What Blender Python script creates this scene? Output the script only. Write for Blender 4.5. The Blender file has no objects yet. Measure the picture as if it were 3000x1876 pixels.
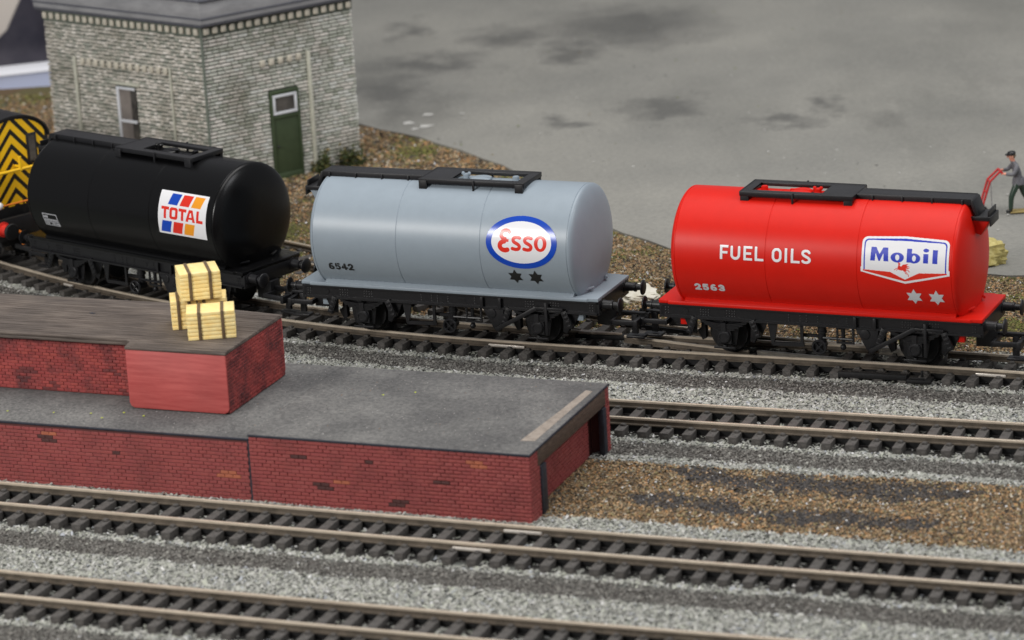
import bpy, bmesh, math, random
import numpy as np
from mathutils import Vector, Matrix
random.seed(7); RNG = np.random.default_rng(11)
SC = bpy.context.scene; COL = SC.collection
PI = math.pi

# ------------------------------------------------------------ camera, world, lights, exposure
PITCH, ROLL, CAMH, FPX = 0.2891, 0.0580, 29.808, 9727.0
cd = bpy.data.cameras.new('camera'); cam = bpy.data.objects.new('camera', cd); COL.objects.link(cam); SC.camera = cam
fw = Vector((0, math.cos(PITCH), -math.sin(PITCH))); up0 = Vector((0, math.sin(PITCH), math.cos(PITCH))); rt0 = Vector((1, 0, 0))
rt = rt0*math.cos(ROLL) - up0*math.sin(ROLL); up = rt0*math.sin(ROLL) + up0*math.cos(ROLL)
m = Matrix((( rt.x, up.x, -fw.x, 0), (rt.y, up.y, -fw.y, 0), (rt.z, up.z, -fw.z, CAMH), (0, 0, 0, 1)))
cam.matrix_world = m
cd.sensor_width = 36; cd.lens = FPX/3000*36; cd.clip_end = 1000; cd.clip_start = 1
cd.dof.use_dof = True; cd.dof.focus_distance = 100.5; cd.dof.aperture_fstop = 0.27

W = bpy.data.worlds.new('World'); SC.world = W; W.use_nodes = True
bg = W.node_tree.nodes['Background']; bg.inputs[0].default_value = (0.92, 0.94, 1.0, 1); bg.inputs[1].default_value = 0.25
SC.view_settings.view_transform = 'Standard'; SC.view_settings.look = 'None'; SC.view_settings.exposure = 0.0

def area(name, loc, target, sx, sy, power, colr):
    l = bpy.data.lights.new(name, 'AREA'); l.shape = 'RECTANGLE'; l.size = sx; l.size_y = sy; l.energy = power; l.color = colr
    o = bpy.data.objects.new(name, l); COL.objects.link(o); o.location = loc
    o.rotation_euler = (Vector(target)-Vector(loc)).to_track_quat('-Z', 'Y').to_euler()
    return o
area('hall_lamp_front', (-64, 42, 37.5), (0, 98, 3), 28, 15, 48000, (1.0, 0.97, 0.93))
area('hall_lamp_ceiling', (10, 96, 120), (0, 100, 0), 130, 90, 134000, (1.0, 0.98, 0.96))
area('hall_lamp_side', (75, 60, 70), (0, 100, 2), 40, 40, 26000, (0.97, 0.98, 1.0))

# ------------------------------------------------------------ helpers
def tag(o, label=None, cat=None, group=None, kind=None):
    if label: o['label'] = label
    if cat: o['category'] = cat
    if group: o['group'] = group
    if kind: o['kind'] = kind
    return o
def thing(name, label, cat, loc=(0, 0, 0), rz=0, group=None):
    o = bpy.data.objects.new(name, None); COL.objects.link(o); o.location = loc; o.rotation_euler = (0, 0, rz)
    o.empty_display_size = .3
    return tag(o, label, cat, group)
def link(name, me, parent=None, loc=(0, 0, 0), rz=0):
    o = bpy.data.objects.new(name, me); COL.objects.link(o)
    if parent: o.parent = parent
    o.location = loc; o.rotation_euler = (0, 0, rz)
    return o

class MB:
    def __init__(s): s.v = []; s.f = []; s.mi = []; s.cur = 0; s.c = []
    def mat(s, i): s.cur = i; return s
    def add(s, vs, fs):
        b = len(s.v); s.v += [tuple(q) for q in vs]; s.f += [tuple(i+b for i in f) for f in fs]; s.mi += [s.cur]*len(fs); return s
    def box(s, x0, x1, y0, y1, z0, z1):
        return s.add([(x0,y0,z0),(x1,y0,z0),(x1,y1,z0),(x0,y1,z0),(x0,y0,z1),(x1,y0,z1),(x1,y1,z1),(x0,y1,z1)],
                     [(0,3,2,1),(4,5,6,7),(0,1,5,4),(1,2,6,5),(2,3,7,6),(3,0,4,7)])
    def obox(s, c, d, w, h, l):      # oriented box: centre c, long axis d (length l), width vec w, height vec h (half-vectors)
        c = Vector(c); d = Vector(d).normalized()*l/2; w = Vector(w); h = Vector(h)
        vs = [c+a*d+b*w+e*h for e in (-1, 1) for a, b in ((-1,-1),(1,-1),(1,1),(-1,1))]
        return s.add(vs, [(0,3,2,1),(4,5,6,7),(0,1,5,4),(1,2,6,5),(2,3,7,6),(3,0,4,7)])
    def prism(s, poly, axis, a, b):  # extrude a 2-D polygon along axis 'x','y','z' from a to b
        def P(q, t): return (t, q[0], q[1]) if axis == 'x' else ((q[0], t, q[1]) if axis == 'y' else (q[0], q[1], t))
        n = len(poly); vs = [P(q, a) for q in poly]+[P(q, b) for q in poly]
        return s.add(vs, [tuple(range(n-1, -1, -1)), tuple(range(n, 2*n))]+[(i, (i+1) % n, (i+1) % n+n, i+n) for i in range(n)])
    def lathe(s, prof, o, d, n=16, caps=True, a0=0.0):   # profile (t along d, radius)
        o = Vector(o); d = Vector(d).normalized(); u = d.orthogonal().normalized(); w = d.cross(u); vs = []
        for t, r in prof:
            for i in range(n):
                a = a0+2*PI*i/n; vs.append(o+d*t+(u*math.cos(a)+w*math.sin(a))*r)
        fs = []
        for k in range(len(prof)-1):
            for i in range(n):
                j = (i+1) % n; fs.append((k*n+i, k*n+j, (k+1)*n+j, (k+1)*n+i))
        if caps: fs += [tuple(range(n-1, -1, -1)), tuple(range((len(prof)-1)*n, len(prof)*n))]
        return s.add(vs, fs)
    def cyl(s, p, q, r, n=12, r2=None):
        p = Vector(p); q = Vector(q); L = (q-p).length
        return s.lathe([(0, r), (L, r if r2 is None else r2)], p, q-p, n)
    def tube(s, pts, r, n=8):
        for a, b in zip(pts[:-1], pts[1:]): s.cyl(a, b, r, n)
        for p in pts[1:-1]: s.ball(p, r*1.01, 8, 5)
        return s
    def ball(s, c, r, n=10, k=6, sc=(1, 1, 1)):
        prof = [(-math.cos(PI*i/k), max(1e-3, math.sin(PI*i/k))) for i in range(k+1)]; vs = []; b = len(s.v); fs = []
        for t, rr in prof:
            for i in range(n):
                a = 2*PI*i/n; vs.append((c[0]+r*sc[0]*rr*math.cos(a), c[1]+r*sc[1]*rr*math.sin(a), c[2]+r*sc[2]*t))
        for q in range(k):
            for i in range(n):
                j = (i+1) % n; fs.append((q*n+i, q*n+j, (q+1)*n+j, (q+1)*n+i))
        return s.add(vs, fs)
    def sweep(s, pts, prof, closed=True):   # prof: list of (side, z) ; pts list of (x,y,z) with flat frames
        n = len(prof); vs = []; P = [Vector(p) for p in pts]
        for i, p in enumerate(P):
            t = (P[min(i+1, len(P)-1)]-P[max(i-1, 0)]); t.z = 0; t.normalize(); nn = Vector((-t.y, t.x, 0))
            vs += [p+nn*a+Vector((0, 0, b)) for a, b in prof]
        fs = []
        for i in range(len(P)-1):
            for k in range(n):
                j = (k+1) % n; fs.append((i*n+k, (i+1)*n+k, (i+1)*n+j, i*n+j))
        fs += [tuple(range(n)), tuple(range((len(P)-1)*n+n-1, (len(P)-1)*n-1, -1))]
        return s.add(vs, fs)
    def mesh(s, name, mats, smooth=False, bevel=0, ang=35):
        me = bpy.data.meshes.new(name); me.from_pydata(s.v, [], s.f)
        for q in (mats if isinstance(mats, (list, tuple)) else [mats]): me.materials.append(q)
        me.polygons.foreach_set('material_index', s.mi)
        bm = bmesh.new(); bm.from_mesh(me)
        bmesh.ops.remove_doubles(bm, verts=bm.verts, dist=1e-5)
        bmesh.ops.recalc_face_normals(bm, faces=bm.faces)
        if bevel:
            es = [e for e in bm.edges if len(e.link_faces) == 2 and e.calc_face_angle(0) > .6]
            bmesh.ops.bevel(bm, geom=es, offset=bevel, offset_type='OFFSET', segments=2, profile=.5, affect='EDGES', clamp_overlap=True)
        bm.to_mesh(me); bm.free()
        if smooth or bevel:
            me.polygons.foreach_set('use_smooth', [True]*len(me.polygons)); me.set_sharp_from_angle(angle=math.radians(ang))
        return me
CACHE = {}
def cached(key, fn):
    if key not in CACHE: CACHE[key] = fn()
    return CACHE[key]

# ------------------------------------------------------------ materials
def mat(name, colr, rough=.5, metal=0.0, var=0.0, vscale=8.0, colr2=None, bump=0.0, bscale=40.0, spec=.5, coat=0.0, stretch=None, detail=6, big=0):
    M = bpy.data.materials.new(name); M.use_nodes = True; nt = M.node_tree; b = nt.nodes['Principled BSDF']
    b.inputs['Base Color'].default_value = (*colr, 1); b.inputs['Roughness'].default_value = rough; b.inputs['Metallic'].default_value = metal
    b.inputs['Specular IOR Level'].default_value = spec; b.inputs['Coat Weight'].default_value = coat
    tc = nt.nodes.new('ShaderNodeTexCoord'); src = tc.outputs['Object']
    if stretch:
        mp = nt.nodes.new('ShaderNodeMapping'); mp.inputs['Scale'].default_value = stretch; nt.links.new(src, mp.inputs[0]); src = mp.outputs[0]
    if var or colr2:
        nz = nt.nodes.new('ShaderNodeTexNoise'); nz.inputs['Scale'].default_value = vscale; nz.inputs['Detail'].default_value = detail; nz.inputs['Roughness'].default_value = .65
        nt.links.new(src, nz.inputs['Vector'])
        rp = nt.nodes.new('ShaderNodeValToRGB'); rp.color_ramp.elements[0].position = .33; rp.color_ramp.elements[1].position = .67
        c2 = colr2 or tuple(min(1, c*(1+var)) for c in colr); c1 = colr if colr2 else tuple(c*(1-var) for c in colr)
        rp.color_ramp.elements[0].color = (*c1, 1); rp.color_ramp.elements[1].color = (*c2, 1)
        nt.links.new(nz.outputs[0], rp.inputs[0]); nt.links.new(rp.outputs[0], b.inputs['Base Color'])
    if big:
        nb = nt.nodes.new('ShaderNodeTexNoise'); nb.inputs['Scale'].default_value = .55; nb.inputs['Detail'].default_value = 5; nt.links.new(tc.outputs['Object'], nb.inputs['Vector'])
        rb = nt.nodes.new('ShaderNodeValToRGB'); rb.color_ramp.elements[0].position = .36; rb.color_ramp.elements[1].position = .66; rb.color_ramp.elements[0].color = (1-big,)*3+(1,); rb.color_ramp.elements[1].color = (1+big, 1+big, 1+big*.85, 1); nt.links.new(nb.outputs[0], rb.inputs[0])
        mm = nt.nodes.new('ShaderNodeMixRGB'); mm.blend_type = 'MULTIPLY'; mm.inputs[0].default_value = 1; pv = b.inputs['Base Color'].links[0].from_socket; nt.links.new(pv, mm.inputs[1]); nt.links.new(rb.outputs[0], mm.inputs[2]); nt.links.new(mm.outputs[0], b.inputs['Base Color'])
    if bump:
        n2 = nt.nodes.new('ShaderNodeTexNoise'); n2.inputs['Scale'].default_value = bscale; n2.inputs['Detail'].default_value = 4
        nt.links.new(src, n2.inputs['Vector'])
        bp = nt.nodes.new('ShaderNodeBump'); bp.inputs['Strength'].default_value = bump; bp.inputs['Distance'].default_value = .02
        nt.links.new(n2.outputs[0], bp.inputs['Height']); nt.links.new(bp.outputs[0], b.inputs['Normal'])
    return M
def attr_mat(name, rough=.85, bump=0.0, mul=1.0, bscale=60, grime=None, gscale=.8):
    M = bpy.data.materials.new(name); M.use_nodes = True; nt = M.node_tree; b = nt.nodes['Principled BSDF']
    a = nt.nodes.new('ShaderNodeAttribute'); a.attribute_name = 'col'; out = a.outputs['Color']
    tc = nt.nodes.new('ShaderNodeTexCoord')
    if grime:
        g = nt.nodes.new('ShaderNodeNewGeometry')
        nz = nt.nodes.new('ShaderNodeTexNoise'); nz.inputs['Scale'].default_value = gscale; nz.inputs['Detail'].default_value = 7; nz.inputs['Roughness'].default_value = .7
        nt.links.new(g.outputs['Position'], nz.inputs['Vector'])
        rp = nt.nodes.new('ShaderNodeValToRGB'); rp.color_ramp.elements[0].position = .46; rp.color_ramp.elements[1].position = .66
        rp.color_ramp.elements[0].color = (0, 0, 0, 1); rp.color_ramp.elements[1].color = (grime[3],)*3+(1,)
        nt.links.new(nz.outputs[0], rp.inputs[0])
        mx = nt.nodes.new('ShaderNodeMixRGB'); mx.inputs[2].default_value = (*grime[:3], 1)
        nt.links.new(rp.outputs[0], mx.inputs[0]); nt.links.new(out, mx.inputs[1]); out = mx.outputs[0]
    nt.links.new(out, b.inputs['Base Color']); b.inputs['Roughness'].default_value = rough; b.inputs['Specular IOR Level'].default_value = .3
    if bump:
        n2 = nt.nodes.new('ShaderNodeTexNoise'); n2.inputs['Scale'].default_value = bscale; n2.inputs['Detail'].default_value = 5
        nt.links.new(tc.outputs['Object'], n2.inputs['Vector'])
        bp = nt.nodes.new('ShaderNodeBump'); bp.inputs['Strength'].default_value = bump; bp.inputs['Distance'].default_value = .02
        nt.links.new(n2.outputs[0], bp.inputs['Height']); nt.links.new(bp.outputs[0], b.inputs['Normal'])
    return M
def set_col(me, cols):
    a = me.color_attributes.new('col', 'FLOAT_COLOR', 'POINT')
    c = np.ones((len(me.vertices), 4), np.float32); c[:, :3] = cols; a.data.foreach_set('color', c.ravel())

MT = dict(
    black=mat('black_moulded_plastic', (.0105, .0105, .012), .40, var=.3, vscale=14, bump=.10, bscale=70, spec=.4),
    dullblack=mat('dull_black_plastic', (.009, .009, .0095), .6, spec=.3, var=.4, vscale=10, bump=.2, bscale=50),
    tankblack=mat('satin_black_paint', (.0032, .0032, .0035), .27, bump=.03, bscale=120, spec=.3),
    tankgrey=mat('satin_blue_grey_paint', (.275, .325, .37), .36, var=.03, vscale=2, bump=.03, bscale=120, spec=.4),
    tankred=mat('satin_red_paint', (.64, .013, .006), .38, var=.03, vscale=2, bump=.03, bscale=120, spec=.22),
    white=mat('white_print', (.80, .80, .82), .2), blueprint=mat('blue_print', (.006, .06, .45), .22), redprint=mat('red_print', (.72, .03, .015), .25),
    orangeprint=mat('orange_print', (.86, .33, .015), .28), blackprint=mat('black_print', (.012, .012, .012), .35), violetprint=mat('violet_blue_print', (.03, .05, .46), .2),
    silverprint=mat('pale_grey_print', (.62, .63, .66), .4), dimprint=mat('worn_pale_print', (.5, .51, .54), .5),
    rail=mat('tarnished_nickel_rail', (.44, .365, .28), .42, metal=.3, colr2=(.62, .52, .41), vscale=2.2, bump=.05, bscale=30),
    railweb=mat('shaded_rail_web', (.075, .062, .047), .55, metal=.3, colr2=(.16, .13, .10), vscale=2.5, bump=.08, bscale=30),  # darker copy of the rail colour, painting in the shading of the web
    railhead=mat('polished_head_lit_foot', (.60, .51, .40), .3, metal=.35, colr2=(.74, .64, .51), vscale=2.0),  # polish of the head; on the foot it paints light from above
    bright=mat('bright_rail_joiner', (.85, .79, .72), .3, metal=.5, var=.1, vscale=10),
    blade=mat('ground_steel_blade', (.50, .47, .42), .3, metal=.85, var=.15, vscale=6),
    sleeper=mat('dusty_sleeper_plastic', (.034, .031, .029), .7, colr2=(.105, .096, .088), vscale=9, bump=.35, bscale=45),
    asphalt=mat('platform_asphalt', (.070, .069, .070), .9, colr2=(.17, .166, .162), vscale=11, bump=.6, bscale=30, detail=12, big=.24),
    edge=mat('blue_black_edge_paint', (.018, .021, .032), .5, var=.4, vscale=6),
    mortar=mat('dark_red_joint', (.10, .028, .026), .8), redjoint=mat('dull_red_joint', (.17, .034, .032), .8), redwood=mat('red_painted_wood', (.38, .055, .052), .55, colr2=(.52, .105, .095), vscale=1.3, bump=.12, bscale=25, stretch=(.5, 1, 6), big=.12),
    timber=mat('brown_stained_timber', (.050, .036, .030), .7, colr2=(.165, .135, .115), vscale=3.2, bump=.5, bscale=9, stretch=(.22, 3.2, 3.2), detail=10, big=.2),
    beam=mat('weathered_beam', (.045, .027, .019), .75, colr2=(.115, .078, .055), vscale=6, bump=.3, stretch=(4, .6, 4)),
    tan=mat('worn_tan_strip', (.21, .175, .145), .85, colr2=(.34, .29, .245), vscale=5, bump=.3),
    crate=mat('cream_resin_crate', (.92, .67, .24), .6, colr2=(.96, .80, .40), vscale=5, bump=.15, bscale=18),
    strap=mat('brown_strap_paint', (.13, .085, .045), .6, var=.3, vscale=10),
    wallback=mat('grey_green_mortar', (.075, .092, .075), .9, colr2=(.12, .135, .11), vscale=3), slate=mat('grey_roof_sheet', (.235, .237, .245), .6, colr2=(.34, .34, .35), vscale=.8, stretch=(1, 1, 3)),
    lead=mat('dark_lead_edge', (.10, .105, .125), .6, var=.2), dentil=mat('cream_dentil_stone', (.58, .54, .45), .8, var=.15, vscale=3), recess=mat('grey_green_course', (.15, .175, .145), .9),  # recess: plain dull grey-green for the eaves course and corner bead
    stone=mat('pale_lintel_stone', (.50, .50, .42), .8, var=.12, vscale=4), greendoor=mat('green_door_paint', (.045, .068, .032), .5, var=.12, vscale=3), glass=mat('dark_window_glass', (.03, .028, .028), .12, colr2=(.11, .10, .09), vscale=1.6),
    whiteframe=mat('white_window_frame', (.66, .68, .72), .5), curtainw=mat('greyish_inner_blind', (.16, .14, .13), .7, colr2=(.25, .22, .20), vscale=1.2),
    yellow=mat('warning_yellow_paint', (.92, .54, .012), .4, var=.05, vscale=6), locoblack=mat('loco_black_paint', (.012, .012, .013), .45, var=.2), red=mat('buffer_red_paint', (.62, .03, .02), .45), orange=mat('orange_pipe_paint', (.80, .22, .02), .5),
    skin=mat('painted_skin', (.66, .29, .20), .55), jacket=mat('grey_jacket_paint', (.135, .135, .15), .6, var=.15, vscale=6), trousers=mat('dark_green_trousers', (.022, .048, .032), .35), shoe=mat('black_shoe_paint', (.012, .012, .014), .4),
    truckred=mat('red_truck_paint', (.48, .022, .022), .45), sponge=mat('yellow_rock', (.38, .31, .09), .9, colr2=(.58, .51, .21), vscale=5, bump=.6, bscale=9),
    chalk=mat('pale_rock', (.60, .56, .44), .85, colr2=(.78, .75, .66), vscale=3, bump=.4, bscale=8), base=mat('figure_base', (.33, .25, .09), .8),
    purple=mat('purple_grey_cloth', (.055, .052, .075), .9, colr2=(.115, .105, .125), vscale=.35), cream=mat('cream_card', (.62, .56, .50), .7), shelf=mat('white_shelf_top', (.80, .81, .86), .5), shelfside=mat('bluish_shelf_side', (.46, .50, .66), .6),
)
CHIP = attr_mat('loose_chips', .9); BRICKM = attr_mat('painted_brick', .6, bump=.12, bscale=30, grime=(.10, .03, .03, .38), gscale=.9)
BRICKB = attr_mat('scuffed_red_brick', .6, bump=.12, bscale=30, grime=(.045, .022, .026, .8), gscale=1.1)
BRICKG = attr_mat('grey_green_brick', .85, bump=.2, bscale=20, grime=(.21, .19, .14, .55), gscale=.5)
def chequer():
    M = mat('chequer_plate_plastic', (.019, .019, .021), .42); nt = M.node_tree; b = nt.nodes['Principled BSDF']
    tc = nt.nodes.new('ShaderNodeTexCoord'); mp = nt.nodes.new('ShaderNodeMapping'); mp.inputs['Rotation'].default_value = (0, 0, PI/4); mp.inputs['Scale'].default_value = (14, 14, 14)
    ck = nt.nodes.new('ShaderNodeTexChecker'); ck.inputs['Scale'].default_value = 1.0
    nt.links.new(tc.outputs['Object'], mp.inputs[0]); nt.links.new(mp.outputs[0], ck.inputs[0])
    bp = nt.nodes.new('ShaderNodeBump'); bp.inputs['Strength'].default_value = .7; bp.inputs['Distance'].default_value = .03
    nt.links.new(ck.outputs['Fac'], bp.inputs['Height']); nt.links.new(bp.outputs[0], b.inputs['Normal'])
    return M
MT['chequer'] = chequer()

# ------------------------------------------------------------ track geometry (centre lines)
CA = [-0.459, 0.9677, -4.5035, 98.76]; CB = [.0489, -3.8945, 91.8876]; CC = [.0793, -4.0167, 80.5958]; CDD = [.1446, -3.8356, 74.0973]
def cy(c, x):
    return np.polyval(c, np.asarray(x)/10.0)
def cs(c, x): return np.polyval(np.polyder(c), np.asarray(x)/10.0)/10.0
def yA(x):
    x = np.asarray(x, float); xc = np.clip(x, -17.0, 99); return cy(CA, xc)+(x-xc)*cs(CA, xc)
def sA(x): return cs(CA, np.clip(np.asarray(x, float), -17.0, 99))
def poly_line(fy, x0, x1, n):
    x = np.linspace(x0, x1, n); p = np.stack([x, fy(x)], 1)
    s = np.concatenate([[0], np.cumsum(np.hypot(*np.diff(p, axis=0).T))]); u = np.linspace(0, s[-1], n)
    return np.stack([np.interp(u, s, p[:, 0]), np.interp(u, s, p[:, 1])], 1), s[-1]
def normals(p):
    t = np.gradient(p, axis=0); t /= np.hypot(t[:, 0], t[:, 1])[:, None]; return np.stack([-t[:, 1], t[:, 0]], 1), t
LA, lenA = poly_line(yA, -27, 22, 500); LB, lenB = poly_line(lambda x: cy(CB, x), -2.5, 24, 200)
LC, lenC = poly_line(lambda x: cy(CC, x), -19, 20, 200); LD, lenD = poly_line(lambda x: cy(CDD, x), -19, 20, 200)
# diverging road of the turnout: offset from A grows from the toe (right) leftwards
TOE = 12.6; FROG = 10.9
iA = np.argmin(abs(LA[:, 0]-TOE)); nA, tA = normals(LA)
sAarr = np.concatenate([[0], np.cumsum(np.hypot(*np.diff(LA, axis=0).T))]); dist_toe = sAarr[iA]-sAarr
OFF = np.where(dist_toe > 0, 1.5*(np.clip(dist_toe, 0, 99)/FROG)**1.84, 0)
LE = (LA+nA*OFF[:, None])
_k = np.argmin(abs(LE[:, 0]-1.5)); _p0 = LE[_k]; _d0 = LE[_k-4]-LE[_k]; _d0 /= np.hypot(*_d0); _p1 = np.array([-8.42, 111.15]); _d1 = np.array([-math.cos(.74), math.sin(.74)]); _L = np.hypot(*(_p1-_p0))
_u = np.linspace(0, 1, 120)[:, None]; _h = (2*_u**3-3*_u**2+1)*_p0+(_u**3-2*_u**2+_u)*_L*_d0+(-2*_u**3+3*_u**2)*_p1+(_u**3-_u**2)*_L*_d1
_t = np.linspace(.1, 14, 80)[:, None]; _far = _p1+_d1*_t
LE = np.concatenate([_far[::-1], _h[::-1], LE[_k+1:]])          # left to right, toe at the right
sE = np.concatenate([[0], np.cumsum(np.hypot(*np.diff(LE, axis=0).T))]); sE = sE[np.argmin(abs(LE[:, 0]-TOE))]-sE
LE_far = LE[sE > 0]
def dist_line(L, P):
    """signed normal distance of points P (n,2) to polyline L (+ = behind)"""
    idx = np.array([np.argmin(((L-p)**2).sum(1)) for p in P]) if len(P) < 50 else None
    if idx is None:
        idx = np.empty(len(P), int)
        for k in range(0, len(P), 4000):
            idx[k:k+4000] = ((P[k:k+4000, None, :]-L[None, ::2])**2).sum(2).argmin(1)*2
    n, t = normals(L); d = P-L[idx]; return (d*n[idx]).sum(1)

# platform frame
PO = np.array([.25, 82.64]); PA = -.386; PX = np.array([math.cos(PA), math.sin(PA)]); PY = np.array([-math.sin(PA), math.cos(PA)])
EDGE = np.array([(-30, 160), (-15.8, 150), (-15, 136), (-9.5, 133.5), (-5.26, 129), (-2.87, 126.2), (.19, 121), (2.2, 115), (3.57, 111.3), (5.72, 108), (9.5, 105.9), (16.5, 102.6), (26, 99.5)])
def behind_edge(P):
    return P[:, 1] > np.interp(P[:, 0], EDGE[:, 0], EDGE[:, 1])

# ------------------------------------------------------------ ground, yard, chips
GZ = -.46
def fbm(P, sc, seed, octs=4):
    r = np.random.default_rng(seed); out = np.zeros(len(P)); amp = 1
    for o in range(octs):
        for k in range(5):
            a = r.uniform(0, 2*PI); f = sc*(2**o)*r.uniform(.6, 1.4); out += amp*np.sin((P[:, 0]*math.cos(a)+P[:, 1]*math.sin(a))*f+r.uniform(0, 6.28))
        amp *= .6
    return out/5
LIGHT, DARK, BROWN, MOSS, NONE, SOOT = 0, 1, 2, 3, 4, 5
def zone(P):
    dA = dist_line(LA, P); dB = dist_line(LB, P); dC = dist_line(LC, P); dD = dist_line(LD, P); dE = dist_line(LE_far, P)
    w = fbm(P, 1.3, 5)*.10+RNG.normal(0, .06, len(P))
    z = np.full(len(P), LIGHT)
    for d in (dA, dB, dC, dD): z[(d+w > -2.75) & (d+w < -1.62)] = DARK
    
    lp = (P-PO)@PX
    br = (dB+w < -3.25) & (dC+w > 2.7) & (lp > -1.0); z[br] = BROWN
    # dark streaks in the brown patch
    w2 = fbm(P, .8, 31)*.35+fbm(P, 3.1, 33)*.12
    st = br & ((abs(dC+w2-6.55) < .62+fbm(P, 2.6, 41)*.3+RNG.normal(0, .16, len(P))) & (P[:, 0] > 4.6+w2*3) & (P[:, 0] < 11.2+w2*4) | (abs(dC+w2-4.15) < .50+fbm(P, 2.6, 43)*.3+RNG.normal(0, .16, len(P))) & (P[:, 0] > 3.8+w2*3) & (P[:, 0] < 10.4+w2*4))
    z[st & (RNG.random(len(P)) < .93)] = SOOT
    dm = np.where(P[:, 0] < TOE, np.maximum(dE, dA-.3), dA)
    back = (dA > 1.3) & (dm+w*1.6 > 2.1); z[back] = BROWN
    ms = back & (fbm(P, .9, 9)+RNG.normal(0, .25, len(P)) > .42); z[ms] = MOSS
    z[behind_edge(P)] = NONE
    q = np.clip((dm-1.9)/2.2, 0, 1); lift = np.where(dA > 1.3, .17*q*q*(3-2*q), 0)
    return z, dict(A=dA, B=dB, C=dC, D=dD, E=dE, lift=lift)
PAL = {LIGHT: [(.365, .365, .33), (.30, .305, .272), (.43, .425, .395), (.235, .235, .215), (.375, .385, .325), (.14, .14, .128), (.54, .535, .52), (.36, .375, .40)],
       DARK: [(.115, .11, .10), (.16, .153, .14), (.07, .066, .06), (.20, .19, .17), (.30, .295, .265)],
       BROWN: [(.34, .19, .085), (.24, .16, .085), (.42, .28, .16), (.14, .10, .06), (.065, .055, .046), (.31, .24, .145), (.24, .20, .10), (.46, .41, .32), (.22, .215, .18)],
       SOOT: [(.05, .047, .046), (.075, .07, .068), (.10, .09, .085), (.16, .11, .06)],
       MOSS: [(.15, .16, .04), (.10, .11, .035), (.22, .20, .06), (.17, .13, .06), (.08, .075, .03)]}
PW = {LIGHT: [.26, .2, .14, .14, .12, .07, .04, .03], DARK: [.3, .3, .2, .14, .06], BROWN: [.13, .17, .09, .2, .19, .1, .08, .03, .03], MOSS: [.3, .25, .15, .2, .1], SOOT: [.4, .32, .18, .1]}
def ground_sheet():
    xs = np.arange(-30, 30.01, .3); ys = np.concatenate([np.arange(62, 104, .3), np.arange(104, 141.01, .6)])
    X, Y = np.meshgrid(xs, ys); P = np.stack([X.ravel(), Y.ravel()], 1); zn, dd = zone(P)
    Z = GZ+fbm(P, 2.2, 3)*.012+dd['lift']
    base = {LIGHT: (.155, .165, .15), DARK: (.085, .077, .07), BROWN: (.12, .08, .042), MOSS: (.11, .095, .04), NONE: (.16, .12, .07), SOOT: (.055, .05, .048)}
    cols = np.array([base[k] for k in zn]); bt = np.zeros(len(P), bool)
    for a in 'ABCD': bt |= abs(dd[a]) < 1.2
    cols[bt] = (.035, .033, .031)  # shade between the sleepers painted into the ground colour
    nx, ny = len(xs), len(ys); i = (np.arange(ny-1)[:, None]*nx+np.arange(nx-1)[None]).ravel()
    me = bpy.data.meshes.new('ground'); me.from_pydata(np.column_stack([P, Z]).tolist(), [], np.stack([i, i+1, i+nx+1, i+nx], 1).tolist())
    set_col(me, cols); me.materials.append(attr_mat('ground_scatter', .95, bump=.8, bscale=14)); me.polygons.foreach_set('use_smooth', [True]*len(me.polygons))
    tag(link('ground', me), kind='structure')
ground_sheet()
def visible_mask(P, z=-.4, mg=60):
    X = np.column_stack([P, np.full(len(P), z)])-np.array([0, 0, CAMH]); u = X@np.array(rt); v = X@np.array(up); w = X@np.array(fw)
    px = 1500+FPX*u/w; py = 938-FPX*v/w; return (px > -mg) & (px < 3000+mg) & (py > -mg) & (py < 1876+mg)
BLD_M = np.array([-10.775, 119.78]); BLD_R = np.array([-5.376, 123.606]); BLD_L = np.array([-17.195, 125.014])
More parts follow.
